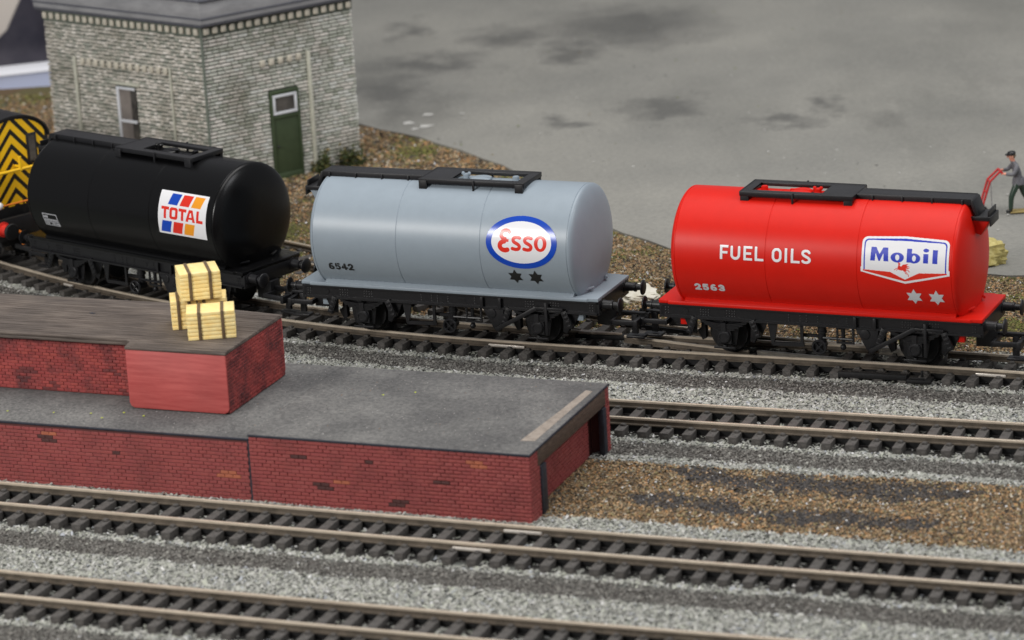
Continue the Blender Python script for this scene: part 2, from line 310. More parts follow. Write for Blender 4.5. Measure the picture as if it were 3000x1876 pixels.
def chips():
    parts = {LIGHT: [], DARK: [], BROWN: [], MOSS: [], SOOT: []}
    N = 660000
    # sample area uniformly in the strip of ground in view
    y = RNG.uniform(68, 139, N*2); x = RNG.uniform(-1, 1, N*2)*y*.19; w_ = y/139; k = RNG.random(N*2) < w_*np.where(y > 112, .35, 1)
    P = np.stack([x[k], y[k]], 1); P = P[visible_mask(P)]
    lp = np.stack([(P-PO)@PX, (P-PO)@PY], 1)
    P = P[~((lp[:, 0] < -.35) & (lp[:, 1] > .05) & (lp[:, 1] < 6.2))]
    zn, dd = zone(P)
    keep = zn != NONE
    # hidden behind the building
    P, zn = P[keep], zn[keep]; dd = {a: b[keep] for a, b in dd.items()}
    between = np.zeros(len(P), bool)
    for a in 'ABCD': between |= abs(dd[a]) < 1.25
    drop = between & (RNG.random(len(P)) < np.where(fbm(P, 4.0, 77) > .25, .6, .92)); P, zn = P[~drop], zn[~drop]; between = between[~drop]; dd = {a: b[~drop] for a, b in dd.items()}
    n = len(P); far = np.clip((P[:, 1]-104)/25, 0, 1)
    L = RNG.uniform(.03, .074, n)*(1+far*.8); Wd = L*RNG.uniform(.35, .75, n); H = L*RNG.uniform(.25, .55, n)
    sm = np.isin(zn, [DARK, MOSS, SOOT]); L[sm] *= .66; Wd[sm] *= .8
    br = zn == BROWN; L[br] *= .68; Wd[br] = L[br]*RNG.uniform(.6, 1.0, br.sum()); H[br] = L[br]*RNG.uniform(.4, .8, br.sum())
    big = RNG.random(n) < .006; L[big] *= 1.9; Wd[big] *= 2.2; H[big] *= 1.9
    a = RNG.uniform(0, 2*PI, n); tl = RNG.uniform(-.55, .55, n); tm = RNG.uniform(-.5, .5, n)
    base = np.array([(-1, -.5, 0), (1, -.7, 0), (.9, .7, 0), (-.8, .8, 0), (.0, .0, 1), (.1, 0, -1)])
    V = np.repeat(base[None], n, 0)+RNG.normal(0, .16, (n, 6, 3))
    V[..., 0] *= L[:, None]; V[..., 1] *= Wd[:, None]; V[..., 2] *= H[:, None]
    V[..., 2] += V[..., 0]*np.tan(tl)[:, None]+V[..., 1]*np.tan(tm)[:, None]
    ca, sa = np.cos(a)[:, None], np.sin(a)[:, None]; xx = V[..., 0]*ca-V[..., 1]*sa; yy = V[..., 0]*sa+V[..., 1]*ca
    zb = GZ+dd['lift']+.012+RNG.uniform(0, .035, n)+fbm(P, 1.9, 21)*.015
    V = np.stack([xx+P[:, :1], yy+P[:, 1:], V[..., 2]+zb[:, None]], 2)
    F = np.array([(0, 1, 4), (1, 2, 4), (2, 3, 4), (3, 0, 4), (1, 0, 5), (2, 1, 5), (3, 2, 5), (0, 3, 5)])[:4]
    names = {SOOT: ('soot_scatter', 'black sooty streaks of fine grit on the brown earth beside the platform'), LIGHT: ('pale_ballast', 'pale grey green stone chippings scattered beside and between the tracks'), DARK: ('dark_ballast', 'fine dark grey grit laid in bands along the sleeper ends'),
             BROWN: ('brown_scatter', 'orange brown earth scatter beside the platform and behind the wagons'), MOSS: ('moss_scatter', 'olive green moss scatter among the brown earth behind the track')}
    for t in parts:
        s = np.where(zn == t)[0]
        if not len(s): continue
        v = V[s].reshape(-1, 3); f = (F[None]+6*np.arange(len(s))[:, None, None]).reshape(-1, 3)
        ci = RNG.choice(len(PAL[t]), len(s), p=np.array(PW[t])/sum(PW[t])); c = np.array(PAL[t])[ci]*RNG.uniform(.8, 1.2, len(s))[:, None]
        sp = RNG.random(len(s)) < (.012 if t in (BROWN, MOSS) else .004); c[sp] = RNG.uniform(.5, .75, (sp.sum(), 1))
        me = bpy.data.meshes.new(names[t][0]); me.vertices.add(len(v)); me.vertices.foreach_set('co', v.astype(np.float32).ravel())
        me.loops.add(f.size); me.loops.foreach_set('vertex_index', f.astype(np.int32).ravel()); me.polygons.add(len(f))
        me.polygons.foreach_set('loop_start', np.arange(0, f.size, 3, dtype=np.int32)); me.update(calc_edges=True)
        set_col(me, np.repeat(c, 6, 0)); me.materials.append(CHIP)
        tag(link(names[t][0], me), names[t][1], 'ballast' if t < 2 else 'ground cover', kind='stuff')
chips()

STAINS = [(6.0, 145.9, 3.87, 4.2), (-3.8, 147.8, 1.07, 1.72), (-3.1, 140.4, 2.53, 1.98), (3.3, 140.7, 1.33, 2.48), (12.8, 128.3, 0.73, 1.47), (6.6, 129.2, 1.6, 2.09), (10.9, 125.6, 1.6, 1.24), (2.2, 127.6, 1.0, 1.28), (-4.8, 135.0, 1.87, 3.27), (0.7, 144.8, 2.0, 2.25)]
def yard():
    # raised concrete sheet with its own curved edge; 8 mm thick edge
    M = bpy.data.materials.new('stained_concrete'); M.use_nodes = True; nt = M.node_tree; b = nt.nodes['Principled BSDF']; b.inputs['Roughness'].default_value = .9; b.inputs['Specular IOR Level'].default_value = .25
    g = nt.nodes.new('ShaderNodeNewGeometry')
    def nz(sc, st, rough=.6, det=6):
        mp = nt.nodes.new('ShaderNodeMapping'); mp.inputs['Scale'].default_value = st; mp.inputs['Rotation'].default_value = (0, 0, -.1); nt.links.new(g.outputs['Position'], mp.inputs[0])
        n = nt.nodes.new('ShaderNodeTexNoise'); n.inputs['Scale'].default_value = sc; n.inputs['Detail'].default_value = det; n.inputs['Roughness'].default_value = rough; nt.links.new(mp.outputs[0], n.inputs['Vector']); return n.outputs[0]
    def ramp(src, p0, p1, c0, c1):
        r = nt.nodes.new('ShaderNodeValToRGB'); r.color_ramp.elements[0].position = p0; r.color_ramp.elements[1].position = p1; r.color_ramp.elements[0].color = (*c0, 1); r.color_ramp.elements[1].color = (*c1, 1); nt.links.new(src, r.inputs[0]); return r.outputs[0]
    def mix(f, a, bb, typ='MIX'):
        x = nt.nodes.new('ShaderNodeMixRGB'); x.blend_type = typ
        for s, q in ((0, f), (1, a), (2, bb)):
            if hasattr(q, 'is_linked'): nt.links.new(q, x.inputs[s])
            else: x.inputs[s].default_value = q if isinstance(q, (int, float)) else (*q, 1)
        return x.outputs[0]
    base = ramp(nz(.10, (1, .8, 1)), .35, .65, (.232, .229, .212), (.30, .292, .265))
    worn = ramp(nz(.075, (1, .45, 1), .5), .5, .68, (0, 0, 0), (.6, .6, .6))
    c = mix(worn, base, (.125, .127, .117))
    blot = ramp(nz(.17, (.8, .35, 1), .55),   .60, .72, (0, 0, 0), (.6, .6, .6)); c = mix(blot, c, (.085, .085, .08))
    # soft-edged stains where the photograph shows them
    nd = nt.nodes.new('ShaderNodeTexNoise'); nd.inputs['Scale'].default_value = .45; nd.inputs['Detail'].default_value = 6; nd.inputs['Roughness'].default_value = .65; nt.links.new(g.outputs['Position'], nd.inputs['Vector'])
    v1 = nt.nodes.new('ShaderNodeVectorMath'); v1.operation = 'MULTIPLY_ADD'; nt.links.new(nd.outputs['Color'], v1.inputs[0]); v1.inputs[1].default_value = (5, 9, 0); nt.links.new(g.outputs['Position'], v1.inputs[2])
    acc = None
    for cx, cy_, rx, ry in STAINS:
        q = nt.nodes.new('ShaderNodeVectorMath'); q.operation = 'SUBTRACT'; nt.links.new(v1.outputs[0], q.inputs[0]); q.inputs[1].default_value = (cx+2.5, cy_+4.5, 0)
        q2 = nt.nodes.new('ShaderNodeVectorMath'); q2.operation = 'MULTIPLY'; nt.links.new(q.outputs[0], q2.inputs[0]); q2.inputs[1].default_value = (1/rx, 1/ry, 0)
        q3 = nt.nodes.new('ShaderNodeVectorMath'); q3.operation = 'LENGTH'; nt.links.new(q2.outputs[0], q3.inputs[0])
        q4 = nt.nodes.new('ShaderNodeMapRange'); q4.inputs['From Min'].default_value = 1.35; q4.inputs['From Max'].default_value = .35; nt.links.new(q3.outputs['Value'], q4.inputs[0])
        if acc is None: acc = q4.outputs[0]
        else:
            mx = nt.nodes.new('ShaderNodeMath'); mx.operation = 'MAXIMUM'; nt.links.new(acc, mx.inputs[0]); nt.links.new(q4.outputs[0], mx.inputs[1]); acc = mx.outputs[0]
    sc_ = nt.nodes.new('ShaderNodeMath'); sc_.operation = 'MULTIPLY'; sc_.inputs[1].default_value = .72; nt.links.new(acc, sc_.inputs[0]); c = mix(sc_.outputs[0], c, (.095, .095, .092))
    pale = ramp(nz(.6, (1, .4, 1), .6), .62, .8, (0, 0, 0), (.5, .5, .5)); c = mix(pale, c, (.34, .33, .30))
    fine = ramp(nz(5, (1, 1, 1), .8, 9), .3, .7, (.80, .80, .80), (1.18, 1.18, 1.16)); c = mix(1.0, c, fine, 'MULTIPLY')
    nt.links.new(c, b.inputs['Base Color'])
    n2 = nt.nodes.new('ShaderNodeTexNoise'); n2.inputs['Scale'].default_value = 9; n2.inputs['Detail'].default_value = 5; nt.links.new(g.outputs['Position'], n2.inputs['Vector'])
    bp = nt.nodes.new('ShaderNodeBump'); bp.inputs['Strength'].default_value = .35; bp.inputs['Distance'].default_value = .04; nt.links.new(n2.outputs[0], bp.inputs['Height']); nt.links.new(bp.outputs[0], b.inputs['Normal'])
    xs = np.arange(-16, 40.1, .8); fr = np.interp(xs, EDGE[:, 0], EDGE[:, 1])+np.array([.12*math.sin(3.1*x)+.08*math.sin(7.7*x+1) for x in xs]); vs = []; fs = []
    rows = 26
    for j in range(rows+1):
        for x, y0 in zip(xs, fr):
            y = y0+(190-y0)*(j/rows)**1.6; zz = -.2 + (.05*math.sin(x*.21+1)*math.sin(y*.13) if j > 1 else 0); vs.append((x, y, zz))
    n = len(xs)
    for j in range(rows):
        for i in range(n-1): fs.append((j*n+i, j*n+i+1, (j+1)*n+i+1, (j+1)*n+i))
    b0 = len(vs)
    for x, y0 in zip(xs, fr): vs.append((x, y0, -.5))
    for i in range(n-1): fs.append((b0+i, b0+i+1, i+1, i))
    me = bpy.data.meshes.new('concrete_yard'); me.from_pydata(vs, [], fs); me.materials.append(M)
    tag(link('concrete_yard', me), kind='structure')
yard()

# ------------------------------------------------------------ tracks
RAILP = [(-.09, -.215), (.09, -.215), (.09, -.185), (.022, -.165), (.022, -.075), (.042, -.06), (.042, -.004), (.034, 0), (-.034, 0), (-.042, -.004), (-.042, -.06), (-.022, -.075), (-.022, -.165), (-.09, -.185)]
GA = .745
def rail_obj(root, pts, name='rail', mt=None):
    pts = [(p[0], p[1], 0) for p in pts]; mb = MB().sweep(pts, RAILP); n = len(RAILP)
    if not mt: mb.mi = [(0, 2, 2, 1, 1, 1, 2, 2, 2, 2, 2, 1, 1, 1)[i % n] if i < len(mb.f)-2 else 0 for i in range(len(mb.f))]  # web shading and foot brightness painted face by face
    return link(name, mb.mesh(name, mt or [MT['rail'], MT['railweb'], MT['railhead']], smooth=True, ang=30), root)
def sleeper_mesh(y0, y1, chairs, seed):
    r = random.Random(seed); mb = MB(); w = .135+r.uniform(-.008, .008)
    mb.prism([(-w, -.215), (w, -.215), (w*.92, -.49), (-w*.92, -.49)], 'y', y0, y1)
    me_ch = []
    for c in chairs:
        for sgn in (-1, 1):
            a, b_ = c+sgn*.085, c+sgn*.215
            mb.prism([(-.085, -.214), (.085, -.214), (.06, -.15), (-.06, -.15)], 'y', min(a, b_), max(a, b_))
    return mb.mesh('sleeper', MT['sleeper'], bevel=.012)
def sleepers_on(root, L, length, x_min, x_max, half=1.34, pitch=.672, start=0.0):
    s = np.concatenate([[0], np.cumsum(np.hypot(*np.diff(L, axis=0).T))]); n, t = normals(L); k = 0; u = start
    while u < s[-1]:
        x = np.interp(u, s, L[:, 0]); y = np.interp(u, s, L[:, 1]); tx = np.interp(u, s, t[:, 0]); ty = np.interp(u, s, t[:, 1])
        if x_min < x < x_max:
            me = cached(('slp', k % 6), lambda: sleeper_mesh(-half, half, (-GA, GA), k))
            o = link('sleeper', me, root, (x, y, 0), math.atan2(ty, tx)+random.uniform(-.012, .012))
        k += 1; u += pitch
def joiner(root, L, x, side, ln=1.05):
    n, t = normals(L); i = np.argmin(abs(L[:, 0]-x)); c = L[i]+n[i]*side*GA; d = t[i]
    mb = MB()
    for s in (-1, 1): mb.obox((c[0]+n[i][0]*s*.075, c[1]+n[i][1]*s*.075, -.155), (d[0], d[1], 0), (n[i][0]*.03, n[i][1]*.03, 0), (0, 0, .035), ln)
    link('rail_joiner', mb.mesh('rail_joiner', MT['bright'], bevel=.008), root)
def straight_track(L, length, label, xr, half=1.34, joins=(), start=0.0):
    root = thing('railway_track', label, 'track', group='railway tracks')
    n, t = normals(L)
    for s in (-1, 1): rail_obj(root, L[::4]+n[::4]*s*GA)
    sleepers_on(root, L, length, xr[0], xr[1], half, start=start)
    for x, s in joins: joiner(root, L, x, s)
    web = MB()
    for s in (-1, 1): web.sweep([(p[0], p[1], 0) for p in (L[::6]+n[::6]*s*GA)], [(-.05, -.40), (.05, -.40), (.05, -.22), (-.05, -.22)])
    link('sleeper_web', web.mesh('sleeper_web', MT['dullblack']), root)
    return root
straight_track(LB, lenB, 'middle track running out from behind the brick platform to the right edge', (1.2, 17), start=.2)
straight_track(LC, lenC, 'track running close along the front brick face of the platform', (-17, 16), joins=((-.3, 1), (-1.0, -1)), start=.1)
straight_track(LD, lenD, 'nearest track, cut off by the lower edge of the picture', (-16, 9.5), start=.33)

def turnout():
    root = thing('turnout_track', 'curving siding track with a turnout, carrying the three tank wagons', 'track', group='railway tracks')
    n, t = nA, tA
    rail_obj(root, (LA-n*GA)[::4])                                    # near stock rail
    far = LA+n*GA; s_f = dist_toe
    right = (s_f < FROG-1.0) & (s_f > -12) ; left = (s_f > FROG+.55)
    sel = np.where((s_f < FROG-.9) & (s_f > 2.2))[0]; rail_obj(root, far[sel][::3])
    sel = np.where(s_f < .1)[0]; rail_obj(root, far[sel][::3])
    sel = np.where((s_f <= 2.2) & (s_f > .0))[0]
    rail_obj(root, (far-n*.05)[sel], 'switch_blade', MT['blade'])
    sel = np.where(s_f > FROG+.5)[0]; rail_obj(root, far[sel][::3])
    # diverging road
    nE, tE = normals(LE); m_ = (sE > .1) & (LE[:, 0] > -18)
    sel = np.where(m_)[0]; rail_obj(root, (LE+nE*GA)[sel][::2])         # far stock rail
    near = LE-nE*GA
    sel = np.where(m_ & (sE > 5.6) & (sE < FROG-.8))[0]; rail_obj(root, near[sel][::2])
    sel = np.where((sE > 2.6) & (sE <= 5.6))[0]; rail_obj(root, (near+nE*.06)[sel][::2], 'switch_blade', MT['blade'])
    sel = np.where(m_ & (sE > FROG+.5))[0]; rail_obj(root, near[sel][::2])
    # frog casting and check rails
    i = np.argmin(abs(s_f-FROG)); c = far[i]; d = t[i]; nn = n[i]
    fr = MB(); fr.obox((c[0], c[1], -.14), (d[0], d[1], 0), (nn[0]*.16, nn[1]*.16, 0), (0, 0, .07), 1.7)
    link('crossing_casting', fr.mesh('crossing_casting', MT['dullblack'], bevel=.03), root)
    v = MB(); v.prism([(-.75, -.14), (.65, -.02), (.65, .02), (-.75, .14)], 'z', -.07, -.006); me = v.mesh('crossing_nose', MT['rail'], bevel=.008)
    link('crossing_nose', me, root, (c[0], c[1], 0), math.atan2(d[1], d[0])+PI*0)
    for off, L_, q_, n_ in ((-GA+.17, LA, s_f, n), (GA-.17, LE, sE, nE)):
        sel = np.where((q_ > FROG-2.6) & (q_ < FROG+1.0))[0]
        link('check_rail', MB().sweep([(p[0], p[1], 0) for p in (L_+n_*off)[sel][::3]], [(-.03, -.2), (.03, -.2), (.03, -.05), (-.03, -.05)]).mesh('check_rail', MT['dullblack']), root)
    # sleepers: on the plain line, then lengthened under both roads
    s = sAarr; k = 0; u = .25
    while u < s[-1]:
        i = np.argmin(abs(s-u)); q = s_f[i]; x = LA[i, 0]
        if -24 < x < 18:
            off = OFF[i]
            if q > 0 and off < 2.9:
                me = sleeper_mesh(-1.34, 1.34+off, (-GA,)+((GA,) if off < .4 else (GA-.02, -GA+off, GA+off) if abs(off-1.5) > .3 else (-.0, GA+off)), k)
            else: me = cached(('slpA', k % 6), lambda: sleeper_mesh(-1.34, 1.34, (-GA, GA), k+50))
            link('sleeper', me, root, (LA[i, 0], LA[i, 1], 0), math.atan2(t[i][1], t[i][0]))
        k += 1; u += .695
    # sleepers of the separate diverging road
    LEs = LE[(sE > dist_toe[np.argmin(abs(OFF-2.9)+(dist_toe < 0)*9)]+.35) & (LE[:, 0] > -18)]; nn_, tt_ = normals(LEs); ss = np.concatenate([[0], np.cumsum(np.hypot(*np.diff(LEs, axis=0).T))]); u = 0.1; k = 0
    while u < ss[-1]:
        i = np.argmin(abs(ss-u)); me = cached(('slpA', k % 6), lambda: sleeper_mesh(-1.34, 1.34, (-GA, GA), k+50))
        link('sleeper', me, root, (LEs[i, 0], LEs[i, 1], 0), math.atan2(tt_[i][1], tt_[i][0])); u += .7; k += 1
    web = MB().sweep([(p[0], p[1], 0) for p in (LA-n*GA)[::6]], [(-.05, -.40), (.05, -.40), (.05, -.22), (-.05, -.22)])
    link('sleeper_web', web.mesh('sleeper_web', MT['dullblack']), root)
    # point throw housing on the sleeper ends
    i0 = np.argmin(abs(LA[:, 0]-10.0)); i1 = np.argmin(abs(LA[:, 0]-12.0)); a = LA[i0]-n[i0]*1.22; b_ = LA[i1]-n[i1]*1.22
    c = (a+b_)/2; dd = b_-a; dd /= np.hypot(*dd); w = np.array([-dd[1], dd[0]])
    h = MB().obox((c[0], c[1], -.27), (dd[0], dd[1], 0), (w[0]*.12, w[1]*.12, 0), (0, 0, .085), 2.1); link('point_motor_bar', h.mesh('point_motor_bar', MT['dullblack'], bevel=.02), root)
    p = b_+dd*.42-w*.05; h = MB().obox((p[0], p[1], -.30), (dd[0], dd[1], 0), (w[0]*.24, w[1]*.24, 0), (0, 0, .05), .72); h.cyl((p[0]+.05, p[1]-.02, -.26), (p[0]+.05, p[1]-.02, -.02), .045, 10)
    h.obox((p[0]-.1, p[1]-.12, -.22), (dd[0], dd[1], 0), (w[0]*.03, w[1]*.03, 0), (0, 0, .03), .4)
    link('tie_bar', h.mesh('tie_bar', MT['dullblack'], bevel=.012), root)
    joiner(root, LA, .1, -1, 1.2); joiner(root, LA, .9, 1, 1.2); joiner(root, LA, 14.2, -1, .9)
    joiner(root, LA, -14.3, -1, .5)
turnout()

# ------------------------------------------------------------ flat print on the tanks (thin curved sheets)
TR, TZ = 1.80, 3.07
def sd_poly(X, Y, pts):
    d = np.full(X.shape, 1e9); ins = np.zeros(X.shape, bool); n = len(pts)
    for i in range(n):
        ax, ay = pts[i]; bx, by = pts[(i+1) % n]; ex, ey = bx-ax, by-ay
        h = np.clip(((X-ax)*ex+(Y-ay)*ey)/(ex*ex+ey*ey+1e-12), 0, 1); d = np.minimum(d, np.hypot(X-ax-h*ex, Y-ay-h*ey))
        c = ((ay > Y) != (by > Y)) & (X < (bx-ax)*(Y-ay)/((by-ay) if by != ay else 1e-9)+ax); ins ^= c
    return np.where(ins, -d, d)
def sd_seg(X, Y, pts, w):      # round-capped stroke
    d = np.full(X.shape, 1e9)
    for (ax, ay), (bx, by) in zip(pts[:-1], pts[1:]):
        ex, ey = bx-ax, by-ay; h = np.clip(((X-ax)*ex+(Y-ay)*ey)/(ex*ex+ey*ey+1e-12), 0, 1); d = np.minimum(d, np.hypot(X-ax-h*ex, Y-ay-h*ey))
    return d-w/2
def sd_ell(X, Y, cx, cy_, a, b): return (np.hypot((X-cx)/a, (Y-cy_)/b)-1)*min(a, b)
def arc(cx, cy_, a, b, t0, t1, n=18): return [(cx+a*math.cos(math.radians(t0+(t1-t0)*i/n)), cy_+b*math.sin(math.radians(t0+(t1-t0)*i/n))) for i in range(n+1)]
def rects(X, Y, rs): return np.minimum.reduce([sd_poly(X, Y, [(a, b), (c, b), (c, d), (a, d)]) for a, b, c, d in rs])
def decal(name, parent, bounds, layers, dx=.005, dy=.007, lift=.010, flat=None):
    """layers: [(fn(X,Y)->sd, material key)] later wins; rows of quads hugging the tank"""
    x0, x1, y0, y1 = bounds; ys = np.arange(y0, y1, dy); xs = np.arange(x0, x1, dx); X, Y = np.meshgrid(xs+dx/2, ys+dy/2)
    lab = np.full(X.shape, -1)
    keys = []
    for fn, k in layers:
        if k not in keys: keys.append(k)
        lab[fn(X, Y) < 0] = keys.index(k)
    vs = []; fs = []; mi = []
    def P(x, v):
        if flat: return flat(x, v)
        a = PI/2-v/TR; r = TR+lift; return (x, -r*math.sin(a), TZ+r*math.cos(a))
    for j, yy in enumerate(ys):
        row = lab[j]; ch = np.flatnonzero(np.diff(row))+1; st = np.concatenate([[0], ch]); en = np.concatenate([ch, [len(row)]])
        for a, b in zip(st, en):
            if row[a] < 0: continue
            k = len(vs); xa, xb = xs[0]+a*dx, xs[0]+b*dx
            vs += [P(xa, yy), P(xb, yy), P(xb, yy+dy), P(xa, yy+dy)]; fs.append((k, k+1, k+2, k+3)); mi.append(int(row[a]))
    me = bpy.data.meshes.new(name); me.from_pydata(vs, [], fs)
    for k in keys: me.materials.append(MT[k])
    me.polygons.foreach_set('material_index', mi)
    if not flat:
        nr = np.empty((len(vs), 3)); V = np.array(vs); nr[:, 0] = 0; nr[:, 1] = V[:, 1]; nr[:, 2] = V[:, 2]-TZ; nr /= np.linalg.norm(nr, axis=1)[:, None]
        me.polygons.foreach_set('use_smooth', [True]*len(me.polygons)); me.normals_split_custom_set_from_vertices(nr.tolist())
    return link(name, me, parent)
def star(cx, cy_, r):   # slightly skewed six-pointed star
    pts = []
    for i in range(12):
        a = math.radians(90+30*i); q = r if i % 2 == 0 else r*.56; pts.append((cx+q*math.cos(a)*.94, cy_+q*math.sin(a)))
    return lambda X, Y: sd_poly(X, Y, pts)
def digits(text, x, y, h, w, gap, sw, stencil=False):
    """stroke digits; y is the baseline"""
    S = []
    for ch in text:
        cx = x+w/2; a = w/2-sw/2; H = h-sw; b = y+sw/2
        if ch == '6': S += [arc(cx+w*.08, b+H*.55, a*1.1, H*.45, 72, 180, 10)+[(x+sw/2, b+H*.3)], arc(cx, b+H*.27, a, H*.27, 0, 360, 22)]
        if ch == '5': S += [[(x+w-sw*.6, b+H), (x+sw*.8, b+H), (x+sw*.6, b+H*.56)]+arc(cx-.02*w, b+H*.32, a, H*.32, 130, -140, 18)]
        if ch == '4': S += [[(x+w*.68, b), (x+w*.68, b+H), (x+sw*.4, b+H*.30), (x+w, b+H*.30)]]
        if ch == '2': S += [arc(cx, b+H*.70, a, H*.30, 165, -35, 14)+[(x+sw*.6, b), (x+w-sw*.3, b)]]
        if ch == '3': S += [arc(cx, b+H*.745, a*.92, H*.255, 160, -80, 14), arc(cx, b+H*.265, a, H*.265, 95, -160, 16)]
        x += w+gap
    def fn(X, Y):
        d = np.minimum.reduce([sd_seg(X, Y, s, sw) for s in S])
        return d
    return fn

# ------------------------------------------------------------ tank wagons
def tank_profile(sd=-.013):
    p = []; xs = 4.27; D = .345; n = 16
    def dome(sgn):
        out = []
        for i in range(n+1):
            q = math.sin(PI/2*(1-i/n)); r = TR*(1-abs(q)**1.75)**(1/2.6); out.append((xs+D*q, r))
        return out
    right = dome(1)                                    # from tip (r=0) to the seam
    half = [(xs, TR), (xs-.012, TR), (xs-.02, TR-.014), (xs-.04, TR-.014), (xs-.048, TR), (1.425, TR), (1.415, TR+sd), (1.395, TR+sd), (1.385, TR)]
    prof = [(max(1e-4, r) if i else 1e-4, x) for i, (x, r) in enumerate(right)]
    seq = [(x, max(r, 1e-4)) for x, r in right][:-1]+half
    full = [(-x, r) for x, r in seq]+[(x, r) for x, r in reversed(seq)]
    return full
def build_wagon(pose, label, body, deckm, flip, prints):
    x, y, a = pose
    root = thing('tank_wagon', label, 'tank wagon', (x, y, 0), a, 'tank wagons coupled in a train')
    BK = MT['black']; S = -1 if flip else 1
    # ---- chassis
    def part(name, key, fn, loc=(0, 0, 0), rz=0, parent=root): return link(name, cached(key, fn), parent, loc, rz)
    def deck():
        mb = MB(); mb.prism([(-5, -1.30), (-4.72, -1.30), (-4.66, -1.39), (4.66, -1.39), (4.72, -1.34), (5, -1.34), (5, 1.34), (4.72, 1.34), (4.66, 1.39), (-4.66, 1.39), (-4.72, 1.30), (-5, 1.30)], 'z', 1.555, 1.664)
        for sy in (-1, 1): mb.box(-4.66, 4.66, sy*1.392-.018, sy*1.392+.018, 1.575, 1.65)
        return mb.mesh('deck', deckm, bevel=.012)
    part('deck', ('deck', deckm.name), deck)
    for sx in (-1, 1):
        for sy in (-1, 1): part('floor_tab', ('tab', deckm.name), lambda: MB().box(-.12, .12, -.1, .1, .86, 1.553).mesh('floor_tab', deckm, bevel=.015), (sx*4.28, sy*1.0, 0))
    def solebar():
        mb = MB(); y0 = -1.27; mb.box(-4.95, 4.95, y0, y0+.07, 1.14, 1.552); mb.box(-4.95, 4.95, -1.36, y0-.001, 1.495, 1.551); mb.box(-4.95, 4.95, -1.36, y0-.001, 1.135, 1.19)
        def riv(cx, nx_, nz_, dx=.085, dz=.085, z=1.34):
            for i in range(nx_):
                for j in range(nz_): mb.ball((cx+(i-(nx_-1)/2)*dx, y0-.004, z+(j-(nz_-1)/2)*dz), .022, 6, 4)
        for cx in (-3.55, -2.72, 2.72, 3.55): riv(cx, 4, 3)
        for cx in (-4.75, 4.75): riv(cx, 2, 3)
        for cx in (-.9, -.35, .0, .9): riv(cx, 1, 3)
        riv(-.55, 1, 3); mb.box(.35, .6, y0-.012, y0, 1.28, 1.40); mb.lathe([(0, .09), (.012, .085)], (-4.15, y0, 1.34), (0, -1, 0), 14)
        return mb.mesh('solebar', BK, bevel=0, smooth=True, ang=30)
    part('solebar', 'solebar', solebar); part('solebar', 'solebar', solebar, rz=PI)
    def headstock():
        mb = MB(); mb.box(4.86, 5.0, -1.27, 1.27, 1.10, 1.553)
        for sy in (-1, 1):
            for i in (-1, 1):
                for j in (-1, 1): mb.ball((5.0, sy*.987+i*.2, 1.34+j*.14), .02, 6, 4)
        return mb.mesh('headstock', BK, bevel=.01)
    part('headstock', 'headstock', headstock); part('headstock', 'headstock', headstock, rz=PI)
    def shank(): return MB().lathe([(0, .20), (.03, .20), (.035, .15), (.30, .125), (.31, .15), (.36, .15), (.37, .105), (.55, .085)], (0, 0, 0), (1, 0, 0), 18).mesh('buffer', BK, smooth=True, ang=40)
    def head(): return MB().lathe([(.52, .09), (.545, .16), (.56, .235), (.585, .24), (.605, .225), (.628, .13), (.635, .001)], (0, 0, 0), (1, 0, 0), 24).mesh('buffer_head', BK, smooth=True, ang=50)
    for sx in (1, -1):
        for sy in (-1, 1):
            b = part('buffer', 'shank', shank, (sx*5.0, sy*.987, 1.396-.0), 0 if sx > 0 else PI); link('buffer_head', cached('bhead', head), b)
    def wheel(): return MB().lathe([(-.10, .10), (-.10, .48), (-.10, .585), (.07, .612), (.075, .672), (.105, .672), (.115, .55), (.10, .10)], (0, 0, 0), (0, 1, 0), 36).mesh('wheel', MT['dullblack'], smooth=True, ang=35)
    def axle(): return MB().cyl((0, -1.2, 0), (0, 1.2, 0), .07, 12).mesh('axle', MT['dullblack'], smooth=True)
    for sx in (-1, 1):
        ax = part('axle', 'axle', axle, (sx*2.952, 0, .612))
        for sy in (-1, 1): link('wheel', cached('wheel', wheel), ax, (0, sy*.72, 0), 0 if sy < 0 else PI)
    def guard():
        mb = MB(); y0 = -1.16; mb.prism([(-.62, 1.16), (.62, 1.16), (.44, .95), (.33, .33), (-.33, .33), (-.44, .95)], 'y', y0, y0+.05)
        mb.prism([(-1.35, 1.16), (-.9, 1.16), (-.92, .62), (-1.12, .62)], 'y', y0+.02, y0+.07); mb.prism([(.9, 1.16), (1.35, 1.16), (1.12, .62), (.92, .62)], 'y', y0+.02, y0+.07)
        mb.box(-.34, .34, y0-.14, y0-.06, .235, .295); mb.box(-.05, .05, y0-.12, y0, .25, .34)
        return mb.mesh('axle_guard', BK, bevel=.01)
    def spring():
        mb = MB(); y0 = -1.20
        for i in range(6):
            hl = .86-.13*i; n = 10
            for k in range(n):
                xa, xb = -hl+2*hl*k/n, -hl+2*hl*(k+1)/n; f = lambda q: .99-.044*i+.16*(q/.86)**2
                za, zb = f(xa), f(xb); mb.add([(xa, y0, za), (xb, y0, zb), (xb, y0-.13, zb), (xa, y0-.13, za), (xa, y0, za+.034), (xb, y0, zb+.034), (xb, y0-.13, zb+.034), (xa, y0-.13, za+.034)], [(0,3,2,1),(4,5,6,7),(0,1,5,4),(2,3,7,6),(1,2,6,5),(3,0,4,7)])
        mb.box(-.075, .075, y0-.16, y0, .62, 1.06)
        return mb.mesh('leaf_spring', BK)
    def axlebox():
        mb = MB(); mb.lathe([(0, .21), (.17, .20), (.2, .17), (.205, .13), (.185, .12), (.18, .001)], (0, -1.17, .612), (0, -1, 0), 22); mb.box(-.22, .22, -1.3, -1.15, .40, .80)
        return mb.mesh('axlebox', BK, bevel=0, smooth=True, ang=35)
